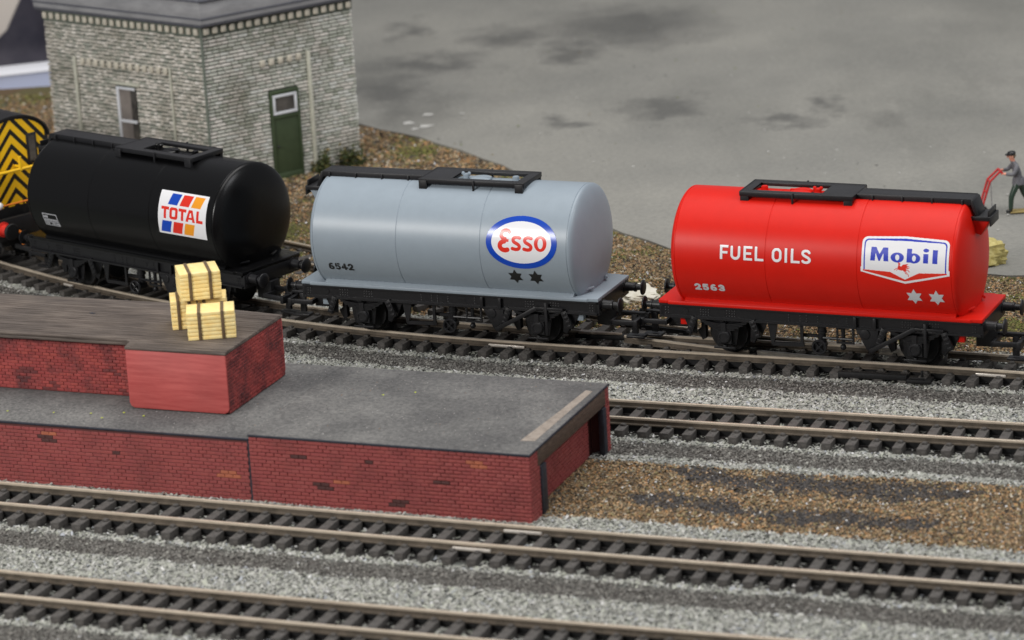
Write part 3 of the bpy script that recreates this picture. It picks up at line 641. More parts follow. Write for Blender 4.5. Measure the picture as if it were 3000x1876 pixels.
    def hanger(s):
        mb = MB()
        if True:
            d = Vector((s*.42, 0, -1)).normalized() if False else Vector((s*-.40, 0, 1)).normalized(); w = Vector((0, .07, 0)); h = d.cross(Vector((0, 1, 0)))*.095
            c = Vector((s*1.0, -1.30, .93)); mb.obox(c, d, w, h, .56)
            for q in (-.2, -.06, .08, .2): mb.obox(c+d*q+Vector((0, -.08, 0)), d, (0, .02, 0), h*.7, .07)
        return mb.mesh('spring_hanger', BK, bevel=.008)
    def shoes(s):
        mb = MB()
        if True: mb.prism([(s*.72, .95), (s*.84, .98), (s*.86, .74), (s*.98, .66), (s*.82, .36), (s*.70, .42)], 'y', -.95, -.72)
        return mb.mesh('brake_shoe', BK, bevel=.012)
    for sx in (-1, 1):
        for rz in (0, PI):
            L = (sx*2.952, 0, 0)
            g = part('axle_guard', 'guard', guard, L, rz); link('leaf_spring', cached('spring', spring), g); link('axlebox', cached('axlebox', axlebox), g); [link('spring_hanger', cached(('hanger', q), lambda: hanger(q)), g) for q in (-1, 1)]
            [part('brake_shoe', ('shoes', q), lambda: shoes(q), L, rz) for q in (-1, 1)]
    def gear():
        mb = MB(); y0 = -1.18
        # stepped hanger frame on the left
        mb.prism([(-1.62, 1.15), (-1.30, 1.15), (-1.42, .50), (-1.50, .42)], 'y', y0, y0+.08)
        mb.obox((-.98, y0+.04, .475), (1, 0, .03), (0, .04, 0), (0, 0, .055), .98); mb.box(-.60, -.51, y0, y0+.08, .44, 1.15)
        # lower pull rods and small frame
        mb.obox((-.30, y0+.2, .74), (1, 0, 0), (0, .04, 0), (0, 0, .045), .62); mb.cyl((.1, y0+.04, .74), (1.05, y0+.04, .74), .045, 8)
        mb.box(.52, .58, y0, y0+.05, .62, 1.14); mb.box(1.0, 1.07, y0, y0+.05, .62, 1.14); mb.box(.52, 1.07, y0, y0+.05, .60, .66)
        mb.cyl((.70, y0+.12, .45), (.70, y0+.12, 1.14), .06, 10); mb.ball((.70, y0+.10, .47), .095, 10, 6)
        for z in np.arange(.66, 1.12, .09):
            for xx in (.55, 1.035): mb.ball((xx, y0-.006, z), .02, 6, 4)
        return mb.mesh('underframe_rigging', BK, smooth=True, ang=30)
    def outlet():
        mb = MB(); y0 = -1.16
        mb.lathe([(0, .13), (.2, .13), (.22, .15), (.28, .15), (.3, .12), (.62, .12)], (.04, y0+.12, 1.15), (0, 0, -1), 16)
        mb.lathe([(0, .14), (.30, .14), (.32, .17)], (.04, y0+.22, .50), (0, -1, 0), 18)
        return mb.mesh('outlet_pipe', BK, smooth=True, ang=35)
    def handwheel():
        mb = MB(); n = 28; R0 = .20; c = Vector((.04, -1.36, .505))
        pr = [(math.cos(2*PI*i/6)*.038, math.sin(2*PI*i/6)*.038) for i in range(6)]; vs = []
        for i in range(n):
            a = 2*PI*i/n; e = Vector((math.cos(a), 0, math.sin(a)))
            vs += [c+e*(R0+p)+Vector((0, q, 0)) for p, q in pr]
        mb.add(vs, [(i*6+k, i*6+(k+1) % 6, ((i+1) % n)*6+(k+1) % 6, ((i+1) % n)*6+k) for i in range(n) for k in range(6)])
        for s in (-1, 1): mb.cyl(c+Vector((-.14, 0, -.14*s)), c+Vector((.14, 0, .14*s)), .022, 6)
        mb.cyl(c+Vector((0, -.03, 0)), c+Vector((0, .1, 0)), .04, 8); mb.lathe([(0, .2), (.02, .2)], c+Vector((0, .07, 0)), (0, 1, 0), 20)
        return mb.mesh('handwheel', BK, smooth=True, ang=40)
    def lever():
        mb = MB(); y0 = -1.37
        mb.obox(((1.62+3.0)/2, y0-.02, (.50+1.27)/2), (1.38, 0, .77), (0, .035, 0), (-.03, 0, .055), 1.58); mb.obox((3.42, y0-.02, 1.262), (1, 0, 0), (0, .035, 0), (0, 0, .04), .88)
        mb.box(3.26, 3.35, y0-.07, y0-.02, .42, 1.45); mb.box(3.2, 3.8, y0+.0, y0+.05, 1.16, 1.20)
        return mb.mesh('brake_lever', BK, bevel=.01)
    def vhang():
        mb = MB(); y0 = -1.30
        mb.prism([(1.14, 1.16), (1.86, 1.16), (1.78, .52), (1.70, .40), (1.58, .40), (1.48, .52)], 'y', y0, y0+.07)
        for cx in (1.16, 1.76): mb.box(cx-.045, cx+.045, y0-.08, y0, 1.14, 1.50)
        mb.lathe([(0, .16), (.03, .15)], (1.45, y0, .98), (0, -1, 0), 16)
        return mb.mesh('brake_hanger', BK, bevel=.008)
    for rz in (0, PI):
        part('underframe_rigging', 'gear', gear, rz=rz); o = part('outlet_pipe', 'outlet', outlet, rz=rz); link('handwheel', cached('hw', handwheel), o); part('brake_lever', 'lever', lever, rz=rz); part('brake_hanger', 'vhang', vhang, rz=rz)
    def keel():
        mb = MB(); mb.box(-4.8, 4.8, -.5, .5, 1.12, 1.54); mb.box(-2.2, 2.2, -.3, .3, .8, 1.12); return mb.mesh('centre_frame', MT['dullblack'], bevel=.01)
    part('centre_frame', 'keel', keel)
    def coupling():
        mb = MB(); mb.box(4.5, 5.12, -.22, .22, .50, 1.1)
        for sy in (-1, 1): mb.obox((5.46, sy*.50, .70), (1, 0, .0), (0, .05, 0), (0, 0, .075), .82)
        mb.box(5.05, 5.14, -.55, .55, .62, .78); mb.box(5.80, 5.93, -.56, .56, .55, .80)
        mb.box(5.1, 6.12, -.07, .07, .84, .92); mb.prism([(5.98, .92), (6.14, .92), (6.10, .62), (6.02, .62)], 'y', -.07, .07); mb.box(5.55, 5.75, -.06, .06, .22, .84)
        mb.box(5.4, 5.98, -.17, .17, .1, .18)
        return mb.mesh('coupling', BK, bevel=.016)
    part('coupling', 'coupling', coupling); part('coupling', 'coupling', coupling, rz=PI)
    # ---- tank
    def tank():
        prof = tank_profile(.012 if body is MT['tankblack'] else -.013); mb = MB(); mb.lathe([(x_+6, r) for x_, r in prof], (-6, 0, TZ), (1, 0, 0), 96, caps=False)
        return mb.mesh('tank', body, smooth=True, ang=22)
    def saddle(s):
        mb = MB()
        if True:
            prof = [(s*1.33, 1.663), (s*1.31, 1.70), (s*1.15, 1.80), (s*1.13, 1.845), (s*1.16, 1.86), (s*1.12, 1.885), (s*1.0, 1.885), (s*.9, 1.663)]
            if s < 0: prof = prof[::-1]
            mb.prism(prof, 'x', -4.15, 4.20)
            if True:
                for q in np.arange(-4.0, 4.1, .155): mb.ball((q, s*1.245, 1.752), .012, 6, 4)
            for e in (-1, 1):
                pts = [(e*(4.16+.40*t), s*(1.16-.62*t**1.5), 1.80-.02*t) for t in np.linspace(0, 1, 6)]
                for p, q in zip(pts[:-1], pts[1:]): mb.cyl(p, q, .05-.006, 8)
        return mb.mesh('tank_saddle', deckm, smooth=True, ang=30)
    part('tank', ('tank', body.name), tank, rz=PI if flip else 0)
    for q in (-1, 1): part('tank_saddle', ('saddle', deckm.name, q), lambda: saddle(q))
    # ---- walkway on top
    def walk():
        mb = MB(); z = 4.98
        mb.mat(0); mb.box(-4.46, -.985, -.337, .337, z-.05, z)
        x0, x1, w = -.98, 2.50, .715; ox0, ox1, ow = .02, 2.20, .47
        mb.box(x0, ox0, -w, w, z-.045, z+.004); mb.box(ox1, x1, -w, w, z-.045, z+.004); mb.box(ox0+.001, ox1-.001, -w, -ow, z-.046, z+.003); mb.box(ox0+.001, ox1-.001, ow, w, z-.046, z+.003)
        mb.mat(1)
        for s in (-1, 1):
            mb.box(-4.46, -.99, s*.345-.018, s*.345+.018, z-.17, z+.012)
            mb.box(x0, x1, s*.725-.02, s*.725+.02, z-.13, z+.016)
            mb.box(ox0, ox1, s*.46-.012, s*.46+.012, z-.10, z+.008)
            for cx in (-4.2, -3.3, -2.4, -1.5): mb.obox((cx, s*.39, z-.12), (0, 0, 1), (.022, 0, 0), (0, .03, 0), .22)
            for cx in (.85,): mb.obox((cx, s*.76, z-.14), (0, 0, 1), (.03, 0, 0), (0, .03, 0), .36)
            for cx in (x0+.14, x1-.14): mb.box(cx-.13, cx+.13, s*.70-.09, s*.70+.035, z-.42, z-.03)
        for cx in (x0, x1): mb.box(cx-.02, cx+.02, -.72, .72, z-.13, z+.014)
        for cx in (ox0-.012, ox1+.012): mb.box(cx-.012, cx+.012, -.46, .46, z-.10, z+.0075)
        # sloping end and lower step with its toe board
        mb.prism([(-4.455, z), (-4.455, z-.16), (-4.61, 4.40), (-4.70, 4.46), (-4.52, z-.02)], 'y', -.37, .37)
        mb.mat(0); mb.box(-5.02, -4.60, -.42, .42, 4.455, 4.50); mb.mat(1)
        mb.box(-5.06, -5.015, -.44, .44, 4.22, 4.505); mb.box(-5.0, -4.955, -.40, .40, 4.50, 4.68)
        for s in (-1, 1): mb.box(-5.02, -4.30, s*.43-.02, s*.43+.02, 4.38, 4.50)
        return mb.mesh('walkway', [MT['chequer'], BK], bevel=.008)
    wk = part('walkway', 'walkway', walk, rz=PI if flip else 0)
    def fittings():
        mb = MB(); z = 4.84
        mb.cyl((.28, .05, z-.1), (.28, .05, z+.17), .11, 16); 
        for s in (-1, 1): mb.ball((.28+s*.1, .05, z+.18), .06, 8, 6)
        mb.lathe([(0, .34), (.06, .34), (.09, .30), (.11, .05)], (.80, 0, z-.0), (0, 0, 1), 24); mb.box(.42, 1.15, -.05, .05, z+.06, z+.115)
        mb.cyl((1.95, .02, z-.1), (1.95, .02, z+.15), .105, 18); mb.cyl((1.95, .02, z+.15), (1.95, .02, z+.17), .085, 18)
        return mb.mesh('hatch_fittings', body, smooth=True, ang=30)
    part('hatch_fittings', ('fit', body.name), fittings, rz=PI if flip else 0)
    def bracket():
        mb = MB(); mb.prism([(-5.0, 4.37), (-4.45, 4.37), (-4.55, 3.95), (-4.72, 3.90)], 'y', -.30, .30); return mb.mesh('step_bracket', body, bevel=.03)
    part('step_bracket', ('brk', body.name), bracket, rz=PI if flip else 0)
    for fn in prints: fn(root)
    return root

# ---- print for each wagon
def print_total(root):
    def white(X, Y): return sd_poly(X, Y, [(1.865, -.355), (4.0, -.355), (4.0, 1.06), (1.865, 1.06)])
    L = [(white, 'white')]
    def par(x0): return lambda X, Y: sd_poly(X, Y, [(x0, .615), (x0+.42, .615), (x0+.555, .99), (x0+.125, .99)])
    L += [(par(2.265), 'blueprint'), (par(2.785), 'redprint'), (par(3.30), 'orangeprint')]
    def sq(x0): return lambda X, Y: sd_poly(X, Y, [(x0, -.295), (x0+.42, -.295), (x0+.535, .083), (x0+.105, .083)])
    L += [(sq(1.96), 'blueprint'), (sq(2.475), 'redprint'), (sq(2.985), 'orangeprint')]
    k = .30
    def sk(pts): return [(x+(y-.35)*.0, y) for x, y in pts]
    b, t = .155, .54; w = .11
    def tee(x0): return lambda X, Y: np.minimum(sd_poly(X, Y, [(x0, t-.10), (x0+.35, t-.10), (x0+.35, t), (x0, t)]), sd_poly(X, Y, [(x0+.12, b), (x0+.23, b), (x0+.23, t-.05), (x0+.12, t-.05)]))
    def oh(x0):
        def rr(X, Y, a, c, d, e, r): return np.hypot(np.maximum(abs(X-(a+c)/2)-(c-a)/2+r, 0), np.maximum(abs(Y-(d+e)/2)-(e-d)/2+r, 0))-r
        return lambda X, Y: np.maximum(rr(X, Y, x0, x0+.37, b, t, .10), -rr(X, Y, x0+.115, x0+.255, b+.09, t-.09, .03))
    def ay(x0):
        return lambda X, Y: np.maximum(np.maximum(sd_poly(X, Y, [(x0, b), (x0+.43, b), (x0+.30, t), (x0+.13, t)]), -sd_poly(X, Y, [(x0+.12, b-.02), (x0+.31, b-.02), (x0+.295, b+.075), (x0+.135, b+.075)])), -sd_poly(X, Y, [(x0+.16, b+.15), (x0+.27, b+.15), (x0+.235, t-.10), (x0+.195, t-.10)]))
    def ell(x0): return lambda X, Y: np.minimum(sd_poly(X, Y, [(x0, b), (x0+.11, b), (x0+.11, t), (x0, t)]), sd_poly(X, Y, [(x0, b), (x0+.29, b), (x0+.29, b+.10), (x0, b+.10)]))
    L += [(tee(2.0), 'redprint'), (oh(2.375), 'redprint'), (tee(2.775), 'redprint'), (ay(3.10), 'redprint'), (ell(3.575), 'redprint')]
    decal('logo_panel', root, (1.85, 4.02, -.37, 1.08), L)
    # small data panel low on the left
    rs = []
    def frame(X, Y):
        o = sd_poly(X, Y, [(-3.70, -.87), (-3.0, -.87), (-3.02, -.40), (-3.70, -.40)]); i = sd_poly(X, Y, [(-3.67, -.84), (-3.03, -.84), (-3.05, -.43), (-3.67, -.43)]); return np.maximum(o, -i)
    def strokes(X, Y):
        r = random.Random(3); d = np.full(X.shape, 1e9)
        for row, (y0, h, xa, xb) in enumerate(((-.57, .10, -3.65, -3.46), (-.655, .06, -3.65, -3.06), (-.735, .05, -3.64, -3.06), (-.82, .06, -3.64, -3.50), (-.82, .06, -3.36, -3.06))):
            q = xa
            while q < xb:
                w_ = r.uniform(.025, .05); d = np.minimum(d, sd_poly(X, Y, [(q, y0), (q+w_, y0), (q+w_, y0+h), (q, y0+h)])); q += w_+.014
        return d
    def bar(X, Y): return sd_poly(X, Y, [(-3.66, -.672), (-3.04, -.672), (-3.04, -.66), (-3.66, -.66)])
    decal('data_panel', root, (-3.72, -2.98, -.89, -.38), [(frame, 'dimprint'), (strokes, 'dimprint'), (bar, 'dimprint')], dx=.005, dy=.01)
def print_esso(root):
    cx, cy_ = 2.77, .36
    L = [(lambda X, Y: sd_ell(X, Y, cx, cy_, 1.16, .825), 'blueprint'), (lambda X, Y: sd_ell(X, Y, cx, cy_, .98, .65), 'white')]
    lw = .108
    def E(X, Y):
        # rounded capital: two stacked bowls opening to the right with flat terminals
        up_ = arc(2.26, .575, .155, .130, 40, 262, 16); lo = arc(2.235, .24, .165, .135, 98, 300, 18)
        d = np.minimum(sd_seg(X, Y, up_, .12), sd_seg(X, Y, lo, .145)); d = np.minimum(d, sd_poly(X, Y, [(2.20, .355), (2.36, .365), (2.36, .445), (2.20, .445)]))
        return d
    def s_(x0):
        ctl = [(x0+a, b+.0) for a, b in ((.33, .50), (.275, .500), (.19, .520), (.10, .495), (.065, .43), (.095, .37), (.17, .33), (.245, .285), (.275, .225), (.24, .165), (.155, .145), (.045, .165), (.0, .17))]; pts = []
        for i in range(1, len(ctl)-2):
            p0, p1, p2, p3 = (np.array(ctl[i+k]) for k in (-1, 0, 1, 2))
            for q in np.linspace(0, 1, 5)[:-1]: pts.append(tuple(.5*(2*p1+(p2-p0)*q+(2*p0-5*p1+4*p2-p3)*q*q+(3*p1-p0-3*p2+p3)*q**3)))
        pts.append(ctl[-2])
        return lambda X, Y: sd_seg(X, Y, pts, lw)
    def O(X, Y): return np.maximum(sd_ell(X, Y, 3.395, .355, .205, .245), -sd_ell(X, Y, 3.395, .355, .085, .155))
    L += [(E, 'redprint'), (s_(2.44), 'redprint'), (s_(2.82), 'redprint'), (O, 'redprint')]
    decal('logo_panel', root, (1.58, 3.96, -.50, 1.22), L)
    for cx_ in (2.47, 3.14): decal('star_mark', root, (cx_-.32, cx_+.32, -1.1, -.45), [(star(cx_, -.785, .27), 'blackprint')])
    fn = digits('6542', -3.84, -.94, .27, .185, .035, .062)
    def st(X, Y):   # stencil breaks
        d = fn(X, Y); cut = rects(X, Y, [(-3.765+.22*i-.012, -.83, -3.765+.22*i+.012, -.60) for i in (1, 2)]); return np.maximum(d, -cut)
    decal('running_number', root, (-3.9, -2.92, -.98, -.62), [(st, 'blackprint')], dx=.005, dy=.01)
def print_mobil(root):
    def shield(g):
        pts = []
        def corner(cx, cy_, r, t0, t1): return arc(cx, cy_, r, r, t0, t1, 6)
        r = .17-g*.6
        pts += [(1.545+g, .14+0*g)]
        pts += corner(1.545+g+r, .86+.17-g-r+.0, r, 180, 92)+[(2.83, 1.085-g)]+corner(4.155-g-r, 1.03-g-r, r, 88, 0)
        pts += [(4.155-g, .14)]
        return pts
    lo = lambda g: [(4.185-g, .15), (4.185-g, -.005+g*.55), (2.85, -.315+g*1.05), (1.525+g, -.005+g*.55), (1.525+g, .15)]
    def outer(X, Y): return sd_poly(X, Y, shield(0)+lo(0))
    def blue(X, Y):
        a = sd_poly(X, Y, shield(.065)+[(4.09, .065), (1.61, .065)]); return a
    def inner(X, Y):
        p = shield(.105); p = [(x, y-(.035 if y > .95 and abs(x-2.85) < .5 else 0)) for x, y in p]; return sd_poly(X, Y, p+[(4.05, .04), (1.65, .04)])
    def redv(X, Y): return sd_poly(X, Y, [(1.59, .06), (2.41, .025), (2.85, -.185), (3.27, .03), (4.11, .065), (4.11, .028), (2.85, -.245), (1.59, .022)])
    def chev(X, Y): return sd_poly(X, Y, [(1.60, .10), (4.10, .10), (4.10, .066), (3.27, .031), (2.85, -.184), (2.41, .026), (1.60, .061)])
    # the inner white field runs down into the V, blue only on the three upper sides
    L = [(outer, 'white'), (blue, 'violetprint'), (inner, 'white'), (lambda X, Y: sd_poly(X, Y, [(1.66, .10), (4.04, .10), (4.04, .055), (3.27, .031), (2.85, -.184), (2.41, .026), (1.66, .055)]), 'white'), (redv, 'redprint')]
    b, t = .325, .73
    def Mm(X, Y): return sd_poly(X, Y, [(1.81, b), (1.95, b), (1.965, t-.17), (2.06, b), (2.10, b), (2.20, t-.17), (2.21, b), (2.355, b), (2.335, t), (2.19, t), (2.085, t-.20), (1.975, t), (1.83, t)])
    def o(X, Y): return np.maximum(sd_ell(X, Y, 2.62, .455, .20, .145), -sd_ell(X, Y, 2.62, .455, .06, .085))
    def bb(X, Y): return np.minimum(sd_poly(X, Y, [(2.90, b), (3.05, b), (3.05, t), (2.90, t)]), np.maximum(sd_ell(X, Y, 3.12, .455, .19, .145), -sd_ell(X, Y, 3.12, .455, .055, .085)))
    def ii(X, Y): return np.minimum(sd_poly(X, Y, [(3.395, b), (3.545, b), (3.545, .60), (3.395, .60)]), sd_ell(X, Y, 3.47, .70, .085, .055))
    def ll(X, Y): return sd_poly(X, Y, [(3.67, b), (3.82, b), (3.82, t), (3.67, t)])
    L += [(f, 'violetprint') for f in (Mm, o, bb, ii, ll)]
    def horse(X, Y):
        body = sd_ell(X, Y, 2.76, .135, .105, .052); chest = sd_ell(X, Y, 2.69, .165, .055, .06)
        neck = sd_seg(X, Y, [(2.69, .18), (2.675, .25), (2.70, .275)], .045); hd = sd_seg(X, Y, [(2.70, .285), (2.655, .30)], .032)
        rump = sd_ell(X, Y, 2.85, .105, .055, .05); fl = sd_seg(X, Y, [(2.69, .13), (2.60, .135), (2.54, .09)], .02); fl2 = sd_seg(X, Y, [(2.70, .12), (2.62, .10), (2.60, .075)], .018)
        hl = sd_seg(X, Y, [(2.87, .09), (2.90, .03), (2.95, -.03), (2.965, -.085)], .022); hl2 = sd_seg(X, Y, [(2.85, .08), (2.86, .02), (2.90, -.02)], .018); tail = sd_seg(X, Y, [(2.90, .11), (2.96, .09), (2.99, .05)], .024)
        w1 = sd_poly(X, Y, [(2.73, .19), (2.80, .26), (2.97, .29), (2.90, .23), (2.99, .22), (2.90, .17), (3.02, .185), (2.95, .14), (2.80, .15)])
        return np.minimum.reduce([body, chest, neck, hd, rump, fl, fl2, hl, hl2, tail, w1])
    L += [(horse, 'redprint')]
    decal('logo_panel', root, (1.5, 4.2, -.33, 1.11), L)
    for cx_ in (3.08, 3.75): decal('star_mark', root, (cx_-.32, cx_+.32, -1.1, -.42), [(star(cx_, -.755, .275), 'silverprint')])
    decal('running_number', root, (-3.8, -2.7, -1.06, -.68), [(digits('2563', -3.72, -1.005, .265, .205, .045, .07), 'silverprint')], dx=.005, dy=.01)
    b, t, w = .12, .535, .075
    st = []
    st += [lambda X, Y: rects(X, Y, [(-2.81, b, -2.735, t), (-2.81, t-.07, -2.55, t), (-2.81, b+.165, -2.575, b+.235)])]
    st += [lambda X, Y: sd_seg(X, Y, [(-2.445, t-.04)]+arc(-2.33, b+.155, .115, .118, 180, 360, 12)+[(-2.215, t-.04)], w)]
    st += [lambda X, Y: rects(X, Y, [(-2.075, b, -2.0, t), (-2.075, t-.07, -1.805, t), (-2.075, b, -1.805, b+.07), (-2.075, b+.17, -1.835, b+.235)])]
    st += [lambda X, Y: rects(X, Y, [(-1.725, b, -1.65, t), (-1.725, b, -1.455, b+.07)])]
    st += [lambda X, Y: np.maximum(np.hypot(np.maximum(abs(X+1.045)-.15+.15, 0), np.maximum(abs(Y-.3275)-.2075+.15, 0))-.15, -(np.hypot(np.maximum(abs(X+1.045)-.075+.075, 0), np.maximum(abs(Y-.3275)-.13+.075, 0))-.075))]
    st += [lambda X, Y: rects(X, Y, [(-.80, b, -.725, t)]), lambda X, Y: rects(X, Y, [(-.61, b, -.535, t), (-.61, b, -.335, b+.07)])]
    st += [lambda X, Y: sd_seg(X, Y, arc(-.145, .425, .105, .072, 15, 205, 10)+[(-.21, .36), (-.08, .295)]+arc(-.145, .228, .115, .075, 40, -150, 10), w)]
    decal('lettering', root, (-2.85, -1.42, .07, .57), [(f, 'white') for f in st[:4]], dx=.005, dy=.01); decal('lettering', root, (-1.25, .04, .07, .57), [(f, 'white') for f in st[4:]], dx=.005, dy=.01)

build_wagon((-1.4227, 99.546, -.4110), 'blue-grey tank wagon with a blue and white oval ESSO badge and two black stars', MT['tankgrey'], MT['tankgrey'], False, [print_esso])
build_wagon((9.5445, 95.098, -.4149), 'red tank wagon lettered FUEL OILS with a white Mobil shield and two white stars', MT['tankred'], MT['tankred'], True, [print_mobil])
build_wagon((-11.4096, 105.853, -.7027), 'black tank wagon with a white square TOTAL panel of coloured blocks', MT['tankblack'], MT['tankblack'], False, [print_total])

# ------------------------------------------------------------ locomotive end at the left
def loco():
    root = thing('shunting_locomotive', 'black locomotive with yellow and black chevron end and yellow handrail, behind the black wagon', 'locomotive', (-16.02, 110.1, 0), -.84)
    B = MT['locoblack']
    MBs = MB(); MBs.box(-.78, -.62, -1.32, 1.32, .95, 1.72); link('headstock', MBs.mesh('headstock', B, bevel=.02), root)
    def sect(w, zs, zt, n=14): return [(w, 1.55)]+[(w*math.cos(PI*i/n)**1 if True else 0, zs+(zt-zs)*math.sin(PI*i/n)) for i in range(n+1)]+[(-w, 1.55)]
    link('cab_body', MB().prism(sect(1.42, 4.2, 5.05), 'x', -9.0, -1.0).mesh('cab_body', B, smooth=True, ang=30), root)
    n = 16; ro = [(1.50*math.cos(PI*i/n), 4.18+(5.13-4.18)*math.sin(PI*i/n)) for i in range(n+1)]; ri = [(1.44*math.cos(PI*i/n), 4.18+(5.07-4.18)*math.sin(PI*i/n)) for i in range(n, -1, -1)]
    link('roof', MB().prism(ro+ri, 'x', -9.1, -.93).mesh('roof', B, smooth=True, ang=30), root)
    def pat(X, Y):     # chevrons pointing up
        return np.where(np.mod(5.0-(Y+abs(X+.08)*1.12), .515) < .30, -1., 1.)
    def yel(X, Y): return np.maximum(np.where(pat(X, Y) < 0, -1, 1)*1.0, np.maximum(abs(X)-1.30, np.hypot(X/1.33, np.maximum(Y-4.2, 0)/.78)-1)*9)
    decal('warning_stripes', root, (-1.4, 1.4, 2.0, 5.04), [(yel, 'yellow')], dx=.012, dy=.016, flat=lambda x, v: (-.988, x, v))
    def win(y0):
        fr = MB(); fr.box(-1.0, -.95, y0-.21, y0+.21, 3.33, 4.40); f = link('cab_window', fr.mesh('cab_window', B, bevel=.03), root)
        link('pane', MB().box(-.948, -.94, y0-.125, y0+.125, 3.43, 4.30).mesh('pane', MT['glass']), f)
    win(.73); win(-.92)
    hr = MB(); hr.tube([(-.70, -1.34, 3.3), (-.70, 1.34, 3.3)], .055); hr.cyl((-.70, .0, 3.25), (-.70, .0, 3.75), .06, 8); hr.cyl((-.70, .0, 3.38), (-.98, .0, 3.38), .045, 8)
    for s in (-1, 1): hr.cyl((-.70, s*1.34, 3.3), (-.70, s*1.34, 1.72), .05, 8)
    link('handrail', hr.mesh('handrail', MT['yellow'], smooth=True, ang=40), root)
    link('air_pipe', MB().tube([(-.72, -1.3, 2.16), (-.72, .6, 2.16), (-.74, 1.25, 2.16), (-.80, 1.3, 1.72)], .035).mesh('air_pipe', MT['orange'], smooth=True), root)
    link('tail_lamp', MB().ball((-.66, -1.02, 2.21), .13, 12, 8).mesh('tail_lamp', MT['white'], smooth=True), root)
    link('lamp_bracket', MB().box(-.8, -.76, .02, .08, 1.72, 2.25).mesh('lamp_bracket', B, bevel=.01), root)
    for s in (-1, 1):
        b = link('buffer', MB().lathe([(0, .26), (.06, .26), (.07, .19), (.42, .18)], (-.62, s*.99, 1.39), (1, 0, 0), 20).mesh('buffer', MT['red'], smooth=True, ang=35), root)
        link('buffer_head', MB().lathe([(.40, .12), (.46, .28), (.52, .29), (.56, .26), (.58, .001)], (-.62, s*.99, 1.39), (1, 0, 0), 24).mesh('buffer_head', MT['dullblack'], smooth=True, ang=45), b)
    link('frame', MB().box(-9, -.8, -1.0, 1.0, .7, 1.6).mesh('frame', B, bevel=.02), root)
    for x in (-2.2, -5.0):
        for s in (-1, 1): link('wheel', MB().lathe([(-.1, .1), (-.1, .72), (.08, .75), (.085, .81), (.12, .81), (.12, .1)], (x, s*.72, .75), (0, -s, 0), 32).mesh('wheel', MT['dullblack'], smooth=True, ang=35), root)
    cp = MB(); cp.box(-.9, -.5, -.2, .2, .5, .95); cp.box(.12, .24, -.55, .55, .55, .8)
    for s in (-1, 1): cp.box(-.7, .2, s*.5-.05, s*.5+.05, .62, .77)
    link('coupling', cp.mesh('coupling', B, bevel=.015), root)
    link('brake_pipe', MB().tube([(-.6, -.45, 1.25), (-.35, -.45, 1.2), (-.3, -.45, .8)], .05).mesh('brake_pipe', MT['orange'], smooth=True), root)
loco()

# ------------------------------------------------------------ brick work helper
def brick_variants(key, cols, L, H, D, M):
    out = []
    for k, c in enumerate(cols):
        r = random.Random(hash(key) % 1000+k); mb = MB(); j = lambda s: r.uniform(-s, s)
        mb.add([(-L/2+j(.01), j(.004), -H/2+j(.006)), (L/2+j(.01), j(.004), -H/2+j(.006)), (L/2, D, -H/2), (-L/2, D, -H/2), (-L/2+j(.01), j(.006), H/2+j(.006)), (L/2+j(.01), j(.006), H/2+j(.006)), (L/2, D, H/2), (-L/2, D, H/2)],
               [(0,3,2,1),(4,5,6,7),(0,1,5,4),(1,2,6,5),(2,3,7,6),(3,0,4,7)])
        me = mb.mesh('brick', M, bevel=.012*min(1, H/.09)); set_col(me, np.array(c)); out.append(me)
    return out
def merged(name, root, meshes, placements, M, label=None):
    """join many brick placements (mesh, matrix) into one stuff part"""
    VS = []; FS = []; CS = []; b = 0
    cache = {}
    for me, mx in placements:
        if me.name not in cache:
            v = np.empty(len(me.vertices)*3, np.float32); me.vertices.foreach_get('co', v); c = np.empty(len(me.vertices)*4, np.float32); me.color_attributes['col'].data.foreach_get('color', c)
            cache[me.name] = (v.reshape(-1, 3), [tuple(p.vertices) for p in me.polygons], c.reshape(-1, 4)[:, :3])
        v, f, c = cache[me.name]; R_ = np.array(mx.to_3x3()); t_ = np.array(mx.translation)
        VS.append(v@R_.T+t_); FS += [tuple(i+b for i in q) for q in f]; CS.append(c); b += len(v)
    me = bpy.data.meshes.new(name); me.from_pydata(np.concatenate(VS).tolist(), [], FS); set_col(me, np.concatenate(CS)); me.materials.append(M)
    o = link(name, me, root); o['kind'] = 'stuff'; return o
